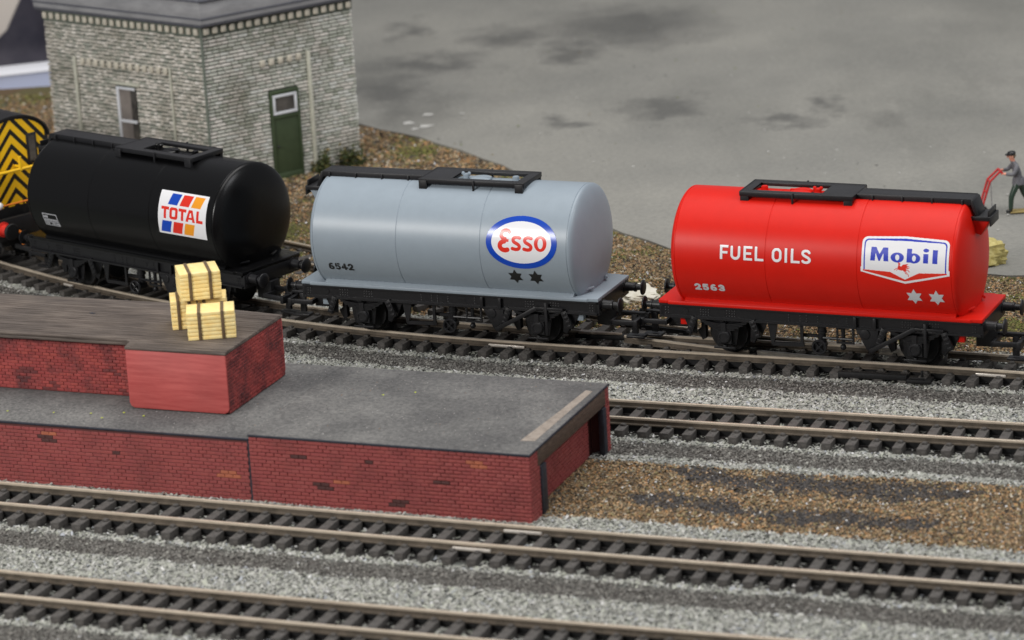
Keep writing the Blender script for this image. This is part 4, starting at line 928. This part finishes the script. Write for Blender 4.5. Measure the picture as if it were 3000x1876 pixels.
def wall_bricks(root, spans, M, variants, pick, L, H, nmax, rnd=False):
    """spans: list of (origin(local Vector), dir Vector, length, z0, z1, holes[(u0,u1,z0,z1)]); returns placements sorted near first"""
    P = []
    for (o, d, ln, z0, z1, holes, *lq) in spans:
        Ls = L*(lq[0] if lq else 1); ang = math.atan2(d[1], d[0]); k = 0; z = z0+H/2
        while z+H/2 <= z1+.03:
            u = (0 if k % 2 else -L/2) if not rnd else -random.uniform(0, Ls)
            while u < ln:
                Lq = Ls*random.uniform(.6, 1.4) if rnd else L
                a, b = max(u, 0), min(u+Lq, ln); c = (a+b)/2
                for h in holes:
                    if h[2] < z < h[3]:
                        if h[0] <= a and b <= h[1]: b = a
                        elif a < h[0] < b: b = h[0]
                        elif a < h[1] < b: a = h[1]
                c = (a+b)/2
                if b-a > .05:
                    p = (o[0]+d[0]*c, o[1]+d[1]*c); P.append((p, z+(random.uniform(-.022, .022) if lq else 0), ang, (b-a)/L, c))
                u += Lq
            k += 1; z += H
    inv = root.matrix_basis
    def depth(q):
        w = inv @ Vector((q[0][0], q[0][1], q[1])); return w.y
    P.sort(key=depth); rest = []
    for i, (p, z, ang, sc, c) in enumerate(P):
        me = pick(p, z, variants)
        off = random.uniform(-.006, .004)
        if i < nmax:
            ob = link('brick', me, root, (p[0]+math.sin(ang)*off, p[1]-math.cos(ang)*off, z), ang); ob.scale = (sc, 1, 1)
        else: rest.append((me, Matrix.Translation((p[0]+math.sin(ang)*off, p[1]-math.cos(ang)*off, z)) @ Matrix.Rotation(ang, 4, 'Z') @ Matrix.Diagonal((sc, 1, 1, 1))))
    return rest

# ------------------------------------------------------------ platform
def platform():
    root = thing('loading_platform', 'long red brick loading platform with grey asphalt top', 'platform', (PO[0], PO[1], 0), PA)
    bpy.context.view_layer.update()
    ZT = 1.5; J = -8.22
    core = MB(); core.prism([(.13, GZ-.05), (.13, ZT-.22), (1.6, ZT-.072), (6.2, ZT-.072), (6.2, GZ-.05)], 'x', -20, J-.003); core.box(J, -.03-.42, .06, 6.22, GZ-.05, ZT-.07); core.box(-.46, -.03, .06, .70, GZ-.05, ZT-.07); core.box(-.46, -.03, 5.87, 6.22, GZ-.05, ZT-.07)
    link('wall_core', core.mesh('wall_core', MT['mortar']), root)
    top = MB(); top.prism([(.10, ZT-.21), (1.6, ZT-.068), (6.24, ZT-.068), (6.24, ZT-.002), (1.6, ZT-.002), (.10, ZT-.155)], 'x', -20, J-.004); top.box(J, -.02, .02, 6.26, ZT-.066, ZT); link('asphalt_top', top.mesh('asphalt_top', MT['asphalt'], bevel=.012), root)
    cop = MB(); cop.box(-20, J-.03, .075, .12, ZT-.215, ZT-.152); cop.box(J, -.0, -.018, .019, ZT-.062, ZT+.004); cop.box(-.019, .012, .02, 5.749, ZT-.062, ZT+.001); cop.box(-.019, .012, 5.75, 6.26, ZT-.06, ZT+.002)
    link('painted_edge', cop.mesh('painted_edge', MT['edge'], bevel=.01), root)
    link('panel_joint', MB().box(J-.075, J-.004, .09, .129, GZ-.05, ZT-.215).mesh('panel_joint', MT['edge']), root)
    link('worn_strip', MB().prism([(-.66, 1.05), (-.26, 1.10), (-.24, 3.2), (-.20, 5.45), (-.42, 5.50), (-.50, 3.6)], 'z', ZT-.01, ZT+.006).mesh('worn_strip', MT['tan']), root)
    link('end_beam', MB().box(-.24, .004, .57, 5.90, ZT-.52, ZT-.070).mesh('end_beam', MT['beam'], bevel=.02), root)
    for y0, y1 in ((.72, 1.12), (5.60, 5.86)): link('end_post', MB().box(-.14, .03, y0, y1, GZ-.05, ZT-.56).mesh('end_post', MT['edge'], bevel=.02), root)
    L, H, D = .245, .106, .05
    cols = [(.30, .068, .064), (.29, .066, .062), (.312, .073, .067), (.295, .066, .064), (.305, .074, .069), (.283, .062, .06), (.085, .036, .034), (.42, .13, .07)]
    var = brick_variants('platform', cols, L-.007, H-.016, D, BRICKM)
    darks = [(-12.4, .62), (-6.7, .95), (-4.6, .95), (-2.5, .5), (-14.5, .9), (-6.1, .15), (-3.9, -.15)]; oranges = [(-14.6, 1.05), (-8.95, .28), (-5.55, .30), (-1.55, 1.12)]
    def pick(p, z, v):
        for s, k in ((darks, 6), (oranges, 7)):
            for (u, zz) in s:
                if abs(p[0]-u) < .30*random.uniform(.5, 1) and abs(z-zz) < .075: return v[k]
        return v[random.randrange(6)]
    V2 = lambda x, y: (x, y)
    spans = [(V2(J+.012, .012), (1, 0), -J-.03, GZ-.02, ZT-.10, []), (V2(-18.5, .105), (1, 0), 18.5+J-.075, GZ-.02, ZT-.22, []), (V2(-.002, .03), (0, 1), .68, GZ-.02, ZT-.10, []),
             (V2(-.002, 5.87), (0, 1), .34, GZ-.02, ZT-.10, []), (V2(-.405, 1.1), (0, 1), 4.4, GZ-.02, ZT-.40, [])]
    rest = wall_bricks(root, spans, BRICKM, var, pick, L, H, 300)
    merged('brickwork', root, None, rest, BRICKM)
platform()

def block():
    root = thing('raised_loading_bank', 'red painted wooden loading bank with brown plank top, standing on the platform', 'loading bank', (PO[0], PO[1], 1.5), PA)
    bpy.context.view_layer.update(); h = 1.8
    xr, xl, y0, y1 = -9.45, -12.56, 1.46, 5.08
    b = MB(); q = .16; b.prism([(xl, h-.09), (xl, .01+q), (xl+q*.3, .01+q*.3), (xl+q, .01), (xr-q, .01), (xr-q*.3, .01+q*.3), (xr, .01+q), (xr, h-.09)], 'y', y0, y1+.1); link('block_body', b.mesh('block_body', MT['redwood'], bevel=.03), root)
    w = MB(); w.box(-20, xl-.004, 2.42, 5.5, .01, h-.16); link('wing_core', w.mesh('wing_core', MT['redjoint']), root)
    t = MB(); t.prism([(xr+.015, y0-.005), (xr+.02, y1+.12), (-13.3, 5.72), (-20, 5.66), (-20, 2.12), (-12.85, 2.10), (xl-.12, 2.02), (xl-.01, y0-.01)], 'z', h-.088, h); link('plank_top', t.mesh('plank_top', MT['timber'], bevel=.03), root)
    lip = MB(); lip.box(-20, -12.80, 2.14, 2.30, h-.20, h-.089); link('front_lip', lip.mesh('front_lip', MT['timber'], bevel=.04), root)
    # grooves between deck boards: proud thin boards
    bd = MB(); 
    for i in range(22):
        ya = y0+.03+i*.165
        if ya > y1: break
        bd.box(-12.4 if ya < 2.1 else -19.5, xr+.005, ya, ya+.150, h-.004, h+.009+.004*random.random())
    o = link('deck_board', bd.mesh('deck_board', MT['timber']), root); o['kind'] = 'stuff'
    L, H, D = .235, .094, .035
    cols = [(.33, .058, .052), (.30, .054, .05), (.355, .068, .058), (.31, .054, .05), (.28, .048, .045), (.15, .035, .034)]
    var = brick_variants('bank', cols, L-.009, H-.010, D, BRICKB)
    def pick(p, z, v):
        f = math.sin(p[0]*2.3+z*3)+math.sin(p[0]*5.1-z*7)*.6
        if z < .75 and f > .75 and random.random() < .4: return v[5]
        return v[random.randrange(5)]
    spans = [((-19.5, 2.40), (1, 0), 19.5+xl-.01, .02, h-.22, []), ((xr-.014+.025, y0+.04), (0, 1), y1-y0, .02, h-.10, [])]
    rest = wall_bricks(root, spans, BRICKM, var, pick, L, H, 300)
    merged('brickwork', root, None, rest, BRICKB)
    link('nail_hole', MB().prism([(-15.05+.1*math.cos(a), 4.25+.055*math.sin(a)) for a in np.linspace(0, 2*PI, 10, endpoint=False)], 'z', h+.002, h+.018).mesh('nail_hole', MT['edge']), root)
block()

def crate(label, cx, cy_, z, w, d, h, yaw, straps=(-.24, .24)):
    root = thing('wooden_crate', label, 'crate', (cx, cy_, z), yaw, 'cream crates stacked on the loading bank'); n = 7
    core = MB().box(-w/2+.025, w/2-.025, -d/2+.025, d/2-.025, .008, h-.02); link('crate_core', core.mesh('crate_core', MT['crate'], bevel=.03), root)
    for i in range(n):
        a, b = h*i/n+.002, h*(i+1)/n-.002; j = lambda: random.uniform(-.008, .008)
        sl = MB().box(-w/2+j(), w/2+j(), -d/2+j(), d/2+j(), a+.004, b); link('slat', sl.mesh('slat', MT['crate'], bevel=.016), root)
    for s in straps:
        x = s*w+random.uniform(-.03, .03); st = MB(); st.prism([(-d/2-.025, .0), (-d/2-.025, h+.02), (d/2+.02, h+.02), (d/2+.02, 0), (d/2-.0, 0), (d/2-.0, h-.005), (-d/2+.0, h-.005), (-d/2+.0, 0)], 'x', x-.046, x+.046)
        link('strap', st.mesh('strap', MT['strap'], bevel=.012), root)
crate('cream crate at the front of the stack with two brown straps', -8.42, 89.36, 3.312, 1.34, .96, .80, .07)
crate('cream crate at the left rear of the stack, half hidden by the front crate', -9.28, 90.52, 3.312, .72, 1.0, .84, .12)
crate('cream crate at the right rear of the stack, only its corner showing', -8.46, 90.62, 3.312, .80, .9, .82, .06, (-.3,))
crate('topmost cream crate of the stack with two brown straps', -8.80, 90.52, 4.16, 1.16, 1.12, .80, .20)

# ------------------------------------------------------------ building
def building():
    root = thing('stone_water_tower', 'grey green stone building with green door, white window and grey tank roof', 'building', (0, 0, 0))
    M, R_, L_ = BLD_M, BLD_R, BLD_L; uR = (R_-M)/np.linalg.norm(R_-M); uL = (L_-M)/np.linalg.norm(L_-M); WR = np.linalg.norm(R_-M); WL = np.linalg.norm(L_-M)
    BK = R_+L_-M; z0, z1 = -.45, 5.68; nR = np.array([uR[1], -uR[0]]); nL = np.array([-uL[1], uL[0]])    # outward normals
    ins = lambda p, q: tuple(p-q)
    c = (M+R_+L_+BK)/4; pr = [tuple(q+(c-q)/np.linalg.norm(c-q)*.09) for q in (M, R_, BK, L_)]
    link('wall', MB().prism(pr, 'z', z0, z1).mesh('wall', MT['wallback']), root)
    cols = [(.60, .61, .555), (.65, .64, .585), (.56, .57, .51), (.69, .665, .61), (.50, .52, .46), (.75, .72, .67), (.38, .40, .34), (.67, .68, .64), (.66, .62, .555), (.74, .70, .635), (.56, .54, .475), (.46, .45, .40), (.38, .39, .34), (.82, .78, .72), (.62, .585, .525)]
    Lb, H, D = .32, .138, .07; var = brick_variants('tower', cols, Lb-.03, H-.05, D, BRICKG)
    pick = lambda p, z, v: v[8+random.randrange(7)] if (np.array(p)-M)@uL > .1 else v[random.randrange(8)]
    door = (2.69, 3.99, -1, 3.14); win = (3.62, 4.66, 1.2, 3.42)
    recessL = (1.75, 6.72, -1, 4.22)
    # spans: right face left->right as seen from outside, left face likewise
    spans = [(tuple(M), tuple(uR), WR, z0+.02, z1, [door]), (tuple(L_), tuple(-uL), WL, z0+.02, z1, [(WL-win[1], WL-win[0], win[2], win[3])], .6)]
    rest = wall_bricks(root, spans, BRICKG, var, pick, Lb, H, 300, rnd=True)
    merged('stonework', root, None, rest, BRICKG)
    def face(u, n): return lambda a, b, z, out: (M[0]+u[0]*a+n[0]*out, M[1]+u[1]*a+n[1]*out, z)
    def fbox(mb, u, n, a0, a1, za, zb, o0, o1):
        P = lambda a, z, o: (M[0]+u[0]*a+n[0]*o, M[1]+u[1]*a+n[1]*o, z)
        return mb.add([P(a0, za, o0), P(a1, za, o0), P(a1, za, o1), P(a0, za, o1), P(a0, zb, o0), P(a1, zb, o0), P(a1, zb, o1), P(a0, zb, o1)], [(0,3,2,1),(4,5,6,7),(0,1,5,4),(1,2,6,5),(2,3,7,6),(3,0,4,7)])
    # eaves course with dentils
    for u, n, Wd in ((uR, nR, WR), (uL, nL, WL)):
        ba = MB(); fbox(ba, u, n, -.01, Wd+.01, z1-.02, 6.04, -.08, .02); link('eaves_course', ba.mesh('eaves_course', MT['recess']), root)
        k = int(Wd/.36)
        for i in range(k):
            a = (i+.5)*Wd/k; de = MB(); fbox(de, u, n, a-.105, a+.105, 5.73, 5.98, .02, .13); link('dentil', de.mesh('dentil', MT['dentil'], bevel=.04), root)
    # roof slab and the tank sides above
    def ring(off, za, zb, off2, name, mt):
        q0 = [tuple(p+(p-c)/np.linalg.norm(p-c)*off) for p in (M, R_, BK, L_)]; q1 = [tuple(p+(p-c)/np.linalg.norm(p-c)*off2) for p in (M, R_, BK, L_)]
        me = MB().add([(*q, za) for q in q0]+[(*q, zb) for q in q1], [(3, 2, 1, 0), (4, 5, 6, 7)]+[(i, (i+1) % 4, (i+1) % 4+4, i+4) for i in range(4)]).mesh(name, mt, bevel=.02); return link(name, me, root)
    ring(.30, 6.045, 6.16, .36, 'eaves_slab', MT['lead']); ring(.34, 6.163, 6.34, .34, 'roof_fascia', MT['slate']); ring(.40, 6.343, 6.40, .40, 'roof_bead', MT['lead']); ring(.36, 6.403, 7.0, .30, 'tank_side', MT['slate']); ring(.42, 7.003, 7.10, .42, 'tank_rim', MT['lead']); ring(.34, 7.103, 8.6, .3, 'tank_upper_side', MT['slate'])
    # door
    dr = MB(); fbox(dr, uR, nR, 2.70, 3.98, -.36, 3.12, -.05, .03); d = link('door', dr.mesh('door', MT['greendoor'], bevel=.02), root)
    fr = MB()
    for a0, a1, za, zb in ((2.70, 2.80, -.3, 3.1), (3.88, 3.98, -.3, 3.1), (2.802, 3.878, 3.0, 3.1), (2.802, 3.878, 2.05, 2.17), (2.802, 3.878, -.3, -.05)): fbox(fr, uR, nR, a0, a1, za, zb, .03, .075)
    link('door_frame', fr.mesh('door_frame', MT['greendoor'], bevel=.012), d)
    ft = MB()
    for a0, a1, za, zb in ((2.80, 3.86, 2.86, 2.96), (2.80, 3.86, 2.21, 2.31), (2.80, 2.90, 2.312, 2.858), (3.76, 3.86, 2.312, 2.858)): fbox(ft, uR, nR, a0, a1, za, zb, .032, .10)
    link('fanlight_frame', ft.mesh('fanlight_frame', MT['whiteframe'], bevel=.012), d)
    pn = MB(); fbox(pn, uR, nR, 2.90, 3.76, 2.31, 2.86, .033, .045); link('pane', pn.mesh('pane', MT['glass']), d)
    kn = MB(); P = (M[0]+uR[0]*2.9+nR[0]*.1, M[1]+uR[1]*2.9+nR[1]*.1, 1.0); kn.ball(P, .05, 8, 6); link('handle', kn.mesh('handle', MT['locoblack'], smooth=True), d)
    pp = MB(); fbox(pp, uR, nR, 4.44, 4.56, -.40, 4.42, .0, .16); link('corner_strip', pp.mesh('corner_strip', MT['stone'], bevel=.03), root)
    for i in range(5):
        a = 2.5+i*.4; de = MB(); fbox(de, uR, nR, a-.11, a+.11, 4.12, 4.38, .0, .085); link('dentil', de.mesh('dentil', MT['dentil'], bevel=.04), root)
    # left face: window, recess strips and dentil row
    wf = MB()
    for a0, a1, za, zb in ((4.52, 4.64, 1.1, 3.40), (3.672, 4.518, 3.30, 3.40), (3.672, 4.518, 2.03, 2.13), (3.672, 4.518, 1.1, 1.2)): fbox(wf, uL, nL, a0, a1, za, zb, -.02, .05)
    w = link('window', wf.mesh('window', MT['whiteframe'], bevel=.012), root)
    pn = MB(); fbox(pn, uL, nL, 3.66, 4.54, 1.15, 3.35, -.04, -.012); link('pane', pn.mesh('pane', MT['glass']), w)
    bl = MB(); fbox(bl, uL, nL, 3.95, 4.52, 1.2, 3.28, -.0115, -.006); link('blind', bl.mesh('blind', MT['curtainw']), w)
    sl = MB(); fbox(sl, uL, nL, 3.4, 4.9, 3.47, 3.58, -.02, .06); link('window_lintel', sl.mesh('window_lintel', MT['stone'], bevel=.015), root)
    for a0, a1 in ((6.66, 6.80), (1.66, 1.74)):
        q = MB(); fbox(q, uL, nL, a0, a1, -.4, 4.36, .0, .10); link('corner_strip', q.mesh('corner_strip', MT['stone'], bevel=.03), root)
    for i in range(13):
        a = 1.95+i*.365; de = MB(); fbox(de, uL, nL, a-.105, a+.105, 4.08, 4.34, .0, .085); link('dentil', de.mesh('dentil', MT['dentil'], bevel=.04), root)
    for u, n, Wd in ((uR, nR, 1),):
        q = MB(); q.cyl((M[0]-.0, M[1]-.01, -.4), (M[0]-.0, M[1]-.01, 5.68), .05, 8); link('corner_bead', q.mesh('corner_bead', MT['recess'], smooth=True), root)
building()

def shrub(label, x, y, r, h, seed):
    root = thing('small_shrub', label, 'shrub', (x, y, -.35), 0, 'dark green shrubs at the foot of the stone building'); rr = np.random.default_rng(seed)
    n = 700; V = []; F = []; C = []
    for i in range(n):
        d = rr.normal(size=3); d /= np.linalg.norm(d); d[2] = abs(d[2]); q = d*np.array([r, r, h])*rr.uniform(.45, 1.05)*(1+.25*math.sin(5*d[0]+seed)+.2*math.sin(7*d[1])); s = rr.uniform(.05, .11); a = rr.normal(size=3); a /= np.linalg.norm(a); b = np.cross(a, rr.normal(size=3)); b /= np.linalg.norm(b)
        k = len(V); V += [tuple(q-a*s), tuple(q+b*s*.5), tuple(q+a*s), tuple(q-b*s*.5)]; F.append((k, k+1, k+2, k+3)); c = rr.choice([0, 1, 2, 3], p=[.4, .3, .2, .1]); C += [((.035, .05, .018), (.06, .075, .025), (.10, .105, .035), (.17, .13, .05))[c]]*4
    me = bpy.data.meshes.new('foliage'); me.from_pydata(V, [], F); set_col(me, np.array(C)); me.materials.append(CHIP); link('foliage', me, root)
    link('stem', MB().cyl((0, 0, -.1), (0, 0, h*.6), .04, 6).mesh('stem', MT['strap']), root)
shrub('dark green shrub beside the door strip of the stone building', -6.75, 122.15, .42, .75, 1)
shrub('dark green shrub at the right corner of the stone building', -5.75, 123.0, .55, .85, 5)

# ------------------------------------------------------------ porter with sack truck
def skinned(name, chains, mats, assign, sub=2):
    me = bpy.data.meshes.new(name+'_skel'); vs = []; es = []; rad = []; key = {}
    for ch in chains:
        prev = None
        for p, r in ch:
            k = tuple(round(q, 4) for q in p)
            if k not in key: key[k] = len(vs); vs.append(p); rad.append(r)
            i = key[k]
            if prev is not None and prev != i: es.append((prev, i))
            prev = i
    me.from_pydata(vs, es, []); ob = bpy.data.objects.new(name, me); COL.objects.link(ob)
    ob.modifiers.new('skin', 'SKIN'); s = ob.modifiers.new('sub', 'SUBSURF'); s.levels = sub; s.render_levels = sub
    for i, v in enumerate(me.skin_vertices[0].data): v.radius = (rad[i] if isinstance(rad[i], tuple) else (rad[i], rad[i])); v.use_root = (i == 0)
    dg = bpy.context.evaluated_depsgraph_get(); m2 = bpy.data.meshes.new_from_object(ob.evaluated_get(dg)); bpy.data.objects.remove(ob)
    m2.materials.clear()
    for q in mats: m2.materials.append(q)
    for p in m2.polygons: p.material_index = assign(p.center); p.use_smooth = True
    m2.name = name; return m2
def porter():
    # figure faces -x; lengths in layout units (height about 2.15)
    root = thing('person', 'man in flat cap, grey jacket and green trousers, leaning forward behind a red sack truck', 'person', (17.68, 110.5, -.2), .05)
    hip = (0, 0, 1.06); waist = (-.03, 0, 1.24); chest = (-.12, 0, 1.55); neck = (-.19, 0, 1.76); hd0 = (-.23, 0, 1.86); hd = (-.26, 0, 1.98); crown = (-.245, 0, 2.08)
    C = [[(hip, (.20, .15)), (waist, (.19, .145)), (chest, (.235, .165)), (neck, .075), (hd0, .10), (hd, .125), (crown, .10)]]
    for s, sh, el, ha in ((-1, (-.10, -.24, 1.63), (-.26, -.33, 1.38), (-.56, -.19, 1.40)), (1, (-.14, .24, 1.63), (-.32, .32, 1.42), (-.58, .18, 1.45))):
        C.append([(chest, (.235, .165)), (sh, .10), (el, .075), (tuple(np.array(el)*.25+np.array(ha)*.75), .06), (ha, .05)])
        for k in range(4):
            b = np.array(ha)+np.array([-.03, (k-1.5)*.022, .01]); C.append([(ha, .05), (tuple(b), .018), (tuple(b+np.array([-.05, 0, -.015-.004*k])), .014), (tuple(b+np.array([-.055, 0, -.05])), .012)])
        C.append([(ha, .05), (tuple(np.array(ha)+np.array([-.01, -.045*s, .02])), .018), (tuple(np.array(ha)+np.array([-.05, -.05*s, .01])), .014)])
    C.append([(hip, (.20, .15)), ((-.12, -.11, .95), .125), ((-.30, -.12, .55), .10), ((-.32, -.12, .13), .08), ((-.33, -.12, .055), .07), ((-.50, -.12, .04), .055)])
    C.append([(hip, (.20, .15)), ((.08, .11, .95), .125), ((.20, .12, .56), .10), ((.48, .12, .20), .08), ((.52, .12, .10), .07), ((.40, .12, .04), .055)])
    def asg(c):
        if c.z > 1.80 or (c.x < -.50 and c.z > 1.1): return 0
        if c.z > .98: return 1
        if c.z > .13 and not (c.x > .46 and c.z < .2): return 2
        return 3
    me = skinned('body', C, [MT['skin'], MT['jacket'], MT['trousers'], MT['shoe']], asg); link('body', me, root)
    cap = MB(); cap.lathe([(0, .135), (.05, .15), (.10, .13), (.125, .06), (.128, .001)], (-.245, 0, 2.02), (-.12, 0, 1), 18); cap.lathe([(0, .12), (.025, .12)], (-.35, 0, 2.02), (-.1, 0, 1), 14); link('cap', cap.mesh('cap', MT['shoe'], smooth=True, ang=50), root)
    fc = MB(); fc.ball((-.392, 0, 1.955), .028, 8, 6, (1, .8, 1.3)); link('nose', fc.mesh('nose', MT['skin'], smooth=True), root)
    for s in (-1, 1):
        link('ear', MB().ball((-.235, s*.125, 1.96), .035, 8, 6, (.8, .4, 1.2)).mesh('ear', MT['skin'], smooth=True), root)
        link('eye', MB().ball((-.372, s*.05, 1.985), .014, 6, 4).mesh('eye', MT['shoe']), root)
    link('hair', MB().ball((-.215, 0, 1.99), .128, 12, 8, (.95, 1, .8)).mesh('hair', MT['strap'], smooth=True), root)
    link('mouth', MB().box(-.372, -.36, -.03, .03, 1.90, 1.907).mesh('mouth', MT['strap']), root)
    link('jacket_hem', MB().lathe([(0, .215), (.02, .228), (.12, .222), (.24, .19)], (-.005, 0, .96), (-.08, 0, 1), 20).mesh('jacket_hem', MT['jacket'], smooth=True), root)
    link('figure_base', MB().box(-.35, .75, -.25, .25, -.0, .02).mesh('figure_base', MT['base'], bevel=.008), root)
    tr = thing('sack_truck', 'red two-wheeled sack truck held by the man in the flat cap', 'hand truck', (17.68, 110.5, -.2), .05)
    fr = MB()
    for s in (-1, 1): fr.tube([(-.60, s*.17, 1.41), (-.68, s*.17, 1.50), (-1.05, s*.19, 1.16), (-1.30, s*.19, .35), (-1.42, s*.19, .10)], .042, 10)
    for a in ((-1.05, 1.16), (-1.17, .78), (-1.30, .35)): fr.cyl((a[0], -.19, a[1]), (a[0], .19, a[1]), .03, 8)
    fr.tube([(-.68, -.17, 1.50), (-.68, .17, 1.50)], .042, 10)
    link('truck_frame', fr.mesh('truck_frame', MT['truckred'], smooth=True, ang=45), tr)
    link('toe_plate', MB().box(-1.85, -1.42, -.2, .2, .07, .10).mesh('toe_plate', MT['truckred'], bevel=.01), tr)
    for s in (-1, 1): link('wheel', MB().lathe([(-.04, .03), (-.04, .15), (0, .17), (.04, .15), (.04, .03)], (-1.32, s*.26, .17), (0, 1, 0), 20).mesh('wheel', MT['shoe'], smooth=True, ang=40), tr)
    link('prop_leg', MB().cyl((-.98, .0, 1.1), (-.95, 0, .22), .014, 6).mesh('prop_leg', MT['slate']), tr)
porter()

# ------------------------------------------------------------ loose stones
def rock(name, label, loc, size, mt, seed, blocky=.5, sub=4):
    r = np.random.default_rng(seed); bm = bmesh.new(); bmesh.ops.create_cube(bm, size=2); bmesh.ops.subdivide_edges(bm, edges=bm.edges, cuts=7, use_grid_fill=True)
    ph = r.uniform(0, 6, (8, 4)); 
    for v in bm.verts:
        p = np.array(v.co); q = p/np.linalg.norm(p); p = p*blocky+q*1.25*(1-blocky); f = sum(.06*math.sin(p[0]*a*1.7+b)*math.sin(p[1]*c*1.5+d)*math.cos(p[2]*a+c) for a, b, c, d in ph)+r.normal(0, .035)
        p = p*(1+f); v.co = Vector((p[0]*size[0], p[1]*size[1], max(p[2], -.9)*size[2]))
    me = bpy.data.meshes.new(name); bm.to_mesh(me); bm.free(); me.materials.append(mt); o = link(name, me, None, loc, r.uniform(-.6, .6)); return tag(o, label, 'rock')
rock('yellow_rock', 'yellow crumbly rock lying on the concrete behind the red wagon', (15.35, 104.35, .10), (.78, .56, .38), MT['sponge'], 2, .62)
rock('pale_rock', 'flat off-white stone seen in the gap between the grey and red wagons', (4.1, 103.0, -.20), (.55, .75, .16), MT['chalk'], 5, .6)
rock('white_pebble', 'small white stone on the brown ground beside the platform end', (.55, 84.9, -.33), (.11, .09, .07), MT['slate'], 8, .4)

# ------------------------------------------------------------ things beyond the layout edge (far left, out of focus)
sh = thing('white_shelf', 'white board edge beyond the left end of the layout', 'shelf', (0, 0, 0))
link('shelf_top', MB().prism([(-27.2, 139.2), (-14.5, 142.6), (-15, 144.4), (-27.6, 140.9)], 'z', .22, .30).mesh('shelf_top', MT['shelf'], bevel=.02), sh); link('shelf_side', MB().prism([(-27.1, 139.28), (-14.6, 142.66), (-15, 144.3), (-27.5, 140.85)], 'z', -1.2, .218).mesh('shelf_side', MT['shelfside']), sh)
cu = MB(); cu.sweep([(x, 152+.5*math.sin(x*1.7), 0) for x in np.arange(-42, -12, .25)], [(-.05, -6), (.05, -6), (.05, 22), (-.05, 22)])
tag(link('backdrop_cloth', cu.mesh('backdrop_cloth', MT['purple'], smooth=True)), 'dark purple grey cloth hanging behind the layout at far left', 'cloth')
cp = MB().prism([(-25.5, .35), (-22.5, .42), (-22.05, .8), (-21.3, 2.2), (-19.5, 6.0), (-25.5, 6.0)], 'y', 148, 148.4); tag(link('cream_panel', cp.mesh('cream_panel', MT['cream'], bevel=.1)), 'cream coloured panel edge at the top left corner', 'panel')

# ------------------------------------------------------------ flecks and crumbs
def crumbs():
    r = np.random.default_rng(4); V = []; F = []; C = []
    def chip(p, s, c, h=.5):
        k = len(V); a = r.uniform(0, 6.28)
        for i in range(4): q = a+i*PI/2+r.uniform(-.4, .4); V.append((p[0]+s*math.cos(q)*r.uniform(.6, 1.2), p[1]+s*math.sin(q)*r.uniform(.6, 1.2), p[2]))
        V.append((p[0], p[1], p[2]+s*h)); F.extend([(k, k+1, k+4), (k+1, k+2, k+4), (k+2, k+3, k+4), (k+3, k, k+4)]); C.extend([c]*5)
    for i in range(900):       # dust and crumbs on the platform top
        u, v = r.uniform(-17, -.1), r.uniform(.25, 6.1)
        if u < -9.4 and v > 1.4: continue
        if u < J_PLAT: z = 1.5-.153*max(0, 1-(v-.1)/1.5)-.002
        else: z = 1.5
        p = PO+PX*u+PY*v; c = [(.33, .31, .29), (.20, .19, .18), (.045, .043, .042), (.42, .41, .40), (.24, .15, .09)][r.choice(5, p=[.3, .3, .22, .1, .08])]
        chip((p[0], p[1], z), r.uniform(.012, .026), c)
    for u, v in ((-11.9, 1.0), (-14.6, .75), (-13.5, .9), (-12.6, 1.15), (-16, .6), (-5.9, 4.0), (-5.1, 4.4), (-13.0, .6)):
        p = PO+PX*u+PY*v; chip((p[0], p[1], 1.46 if u < J_PLAT else 1.5), .05, (.36, .40, .06))
    me = bpy.data.meshes.new('platform_crumbs'); me.from_pydata(V, [], F); set_col(me, np.array(C)); me.materials.append(CHIP)
    tag(link('platform_crumbs', me), 'scattered crumbs and grit lying on the grey platform top', 'grit', kind='stuff')
    V.clear(); F.clear(); C.clear()
    # paint flecks and tiny stones on the concrete
    for x, y, s in ((-3.66, 129.3, .34), (-2.91, 130.6, .26), (-3.0, 128.6, .36), (-3.4, 128.2, .2), (-2.4, 114.4, .2), (.49, 153.5, .4), (4.83, 120, .22), (2.23, 106.7, .2), (6.3, 106, .18), (-1.5, 130.4, .16), (13.6, 128.6, .1)): chip((x, y, -.198), s, (.58, .57, .54), .02)
    for i in range(420):
        x = r.uniform(-5, 20); y = r.uniform(103, 150)
        if y < np.interp(x, EDGE[:, 0], EDGE[:, 1])+.2: continue
        c = [(.45, .44, .42), (.09, .09, .085), (.20, .16, .09), (.16, .19, .06)][r.choice(4, p=[.35, .35, .18, .12])]; chip((x, y, -.199), r.uniform(.02, .075), c, .3)
    me = bpy.data.meshes.new('yard_flecks'); me.from_pydata(V, [], F); set_col(me, np.array(C)); me.materials.append(CHIP)
    tag(link('yard_flecks', me), 'white paint flecks and tiny stones scattered on the concrete yard', 'grit', kind='stuff')
J_PLAT = -8.22
crumbs()
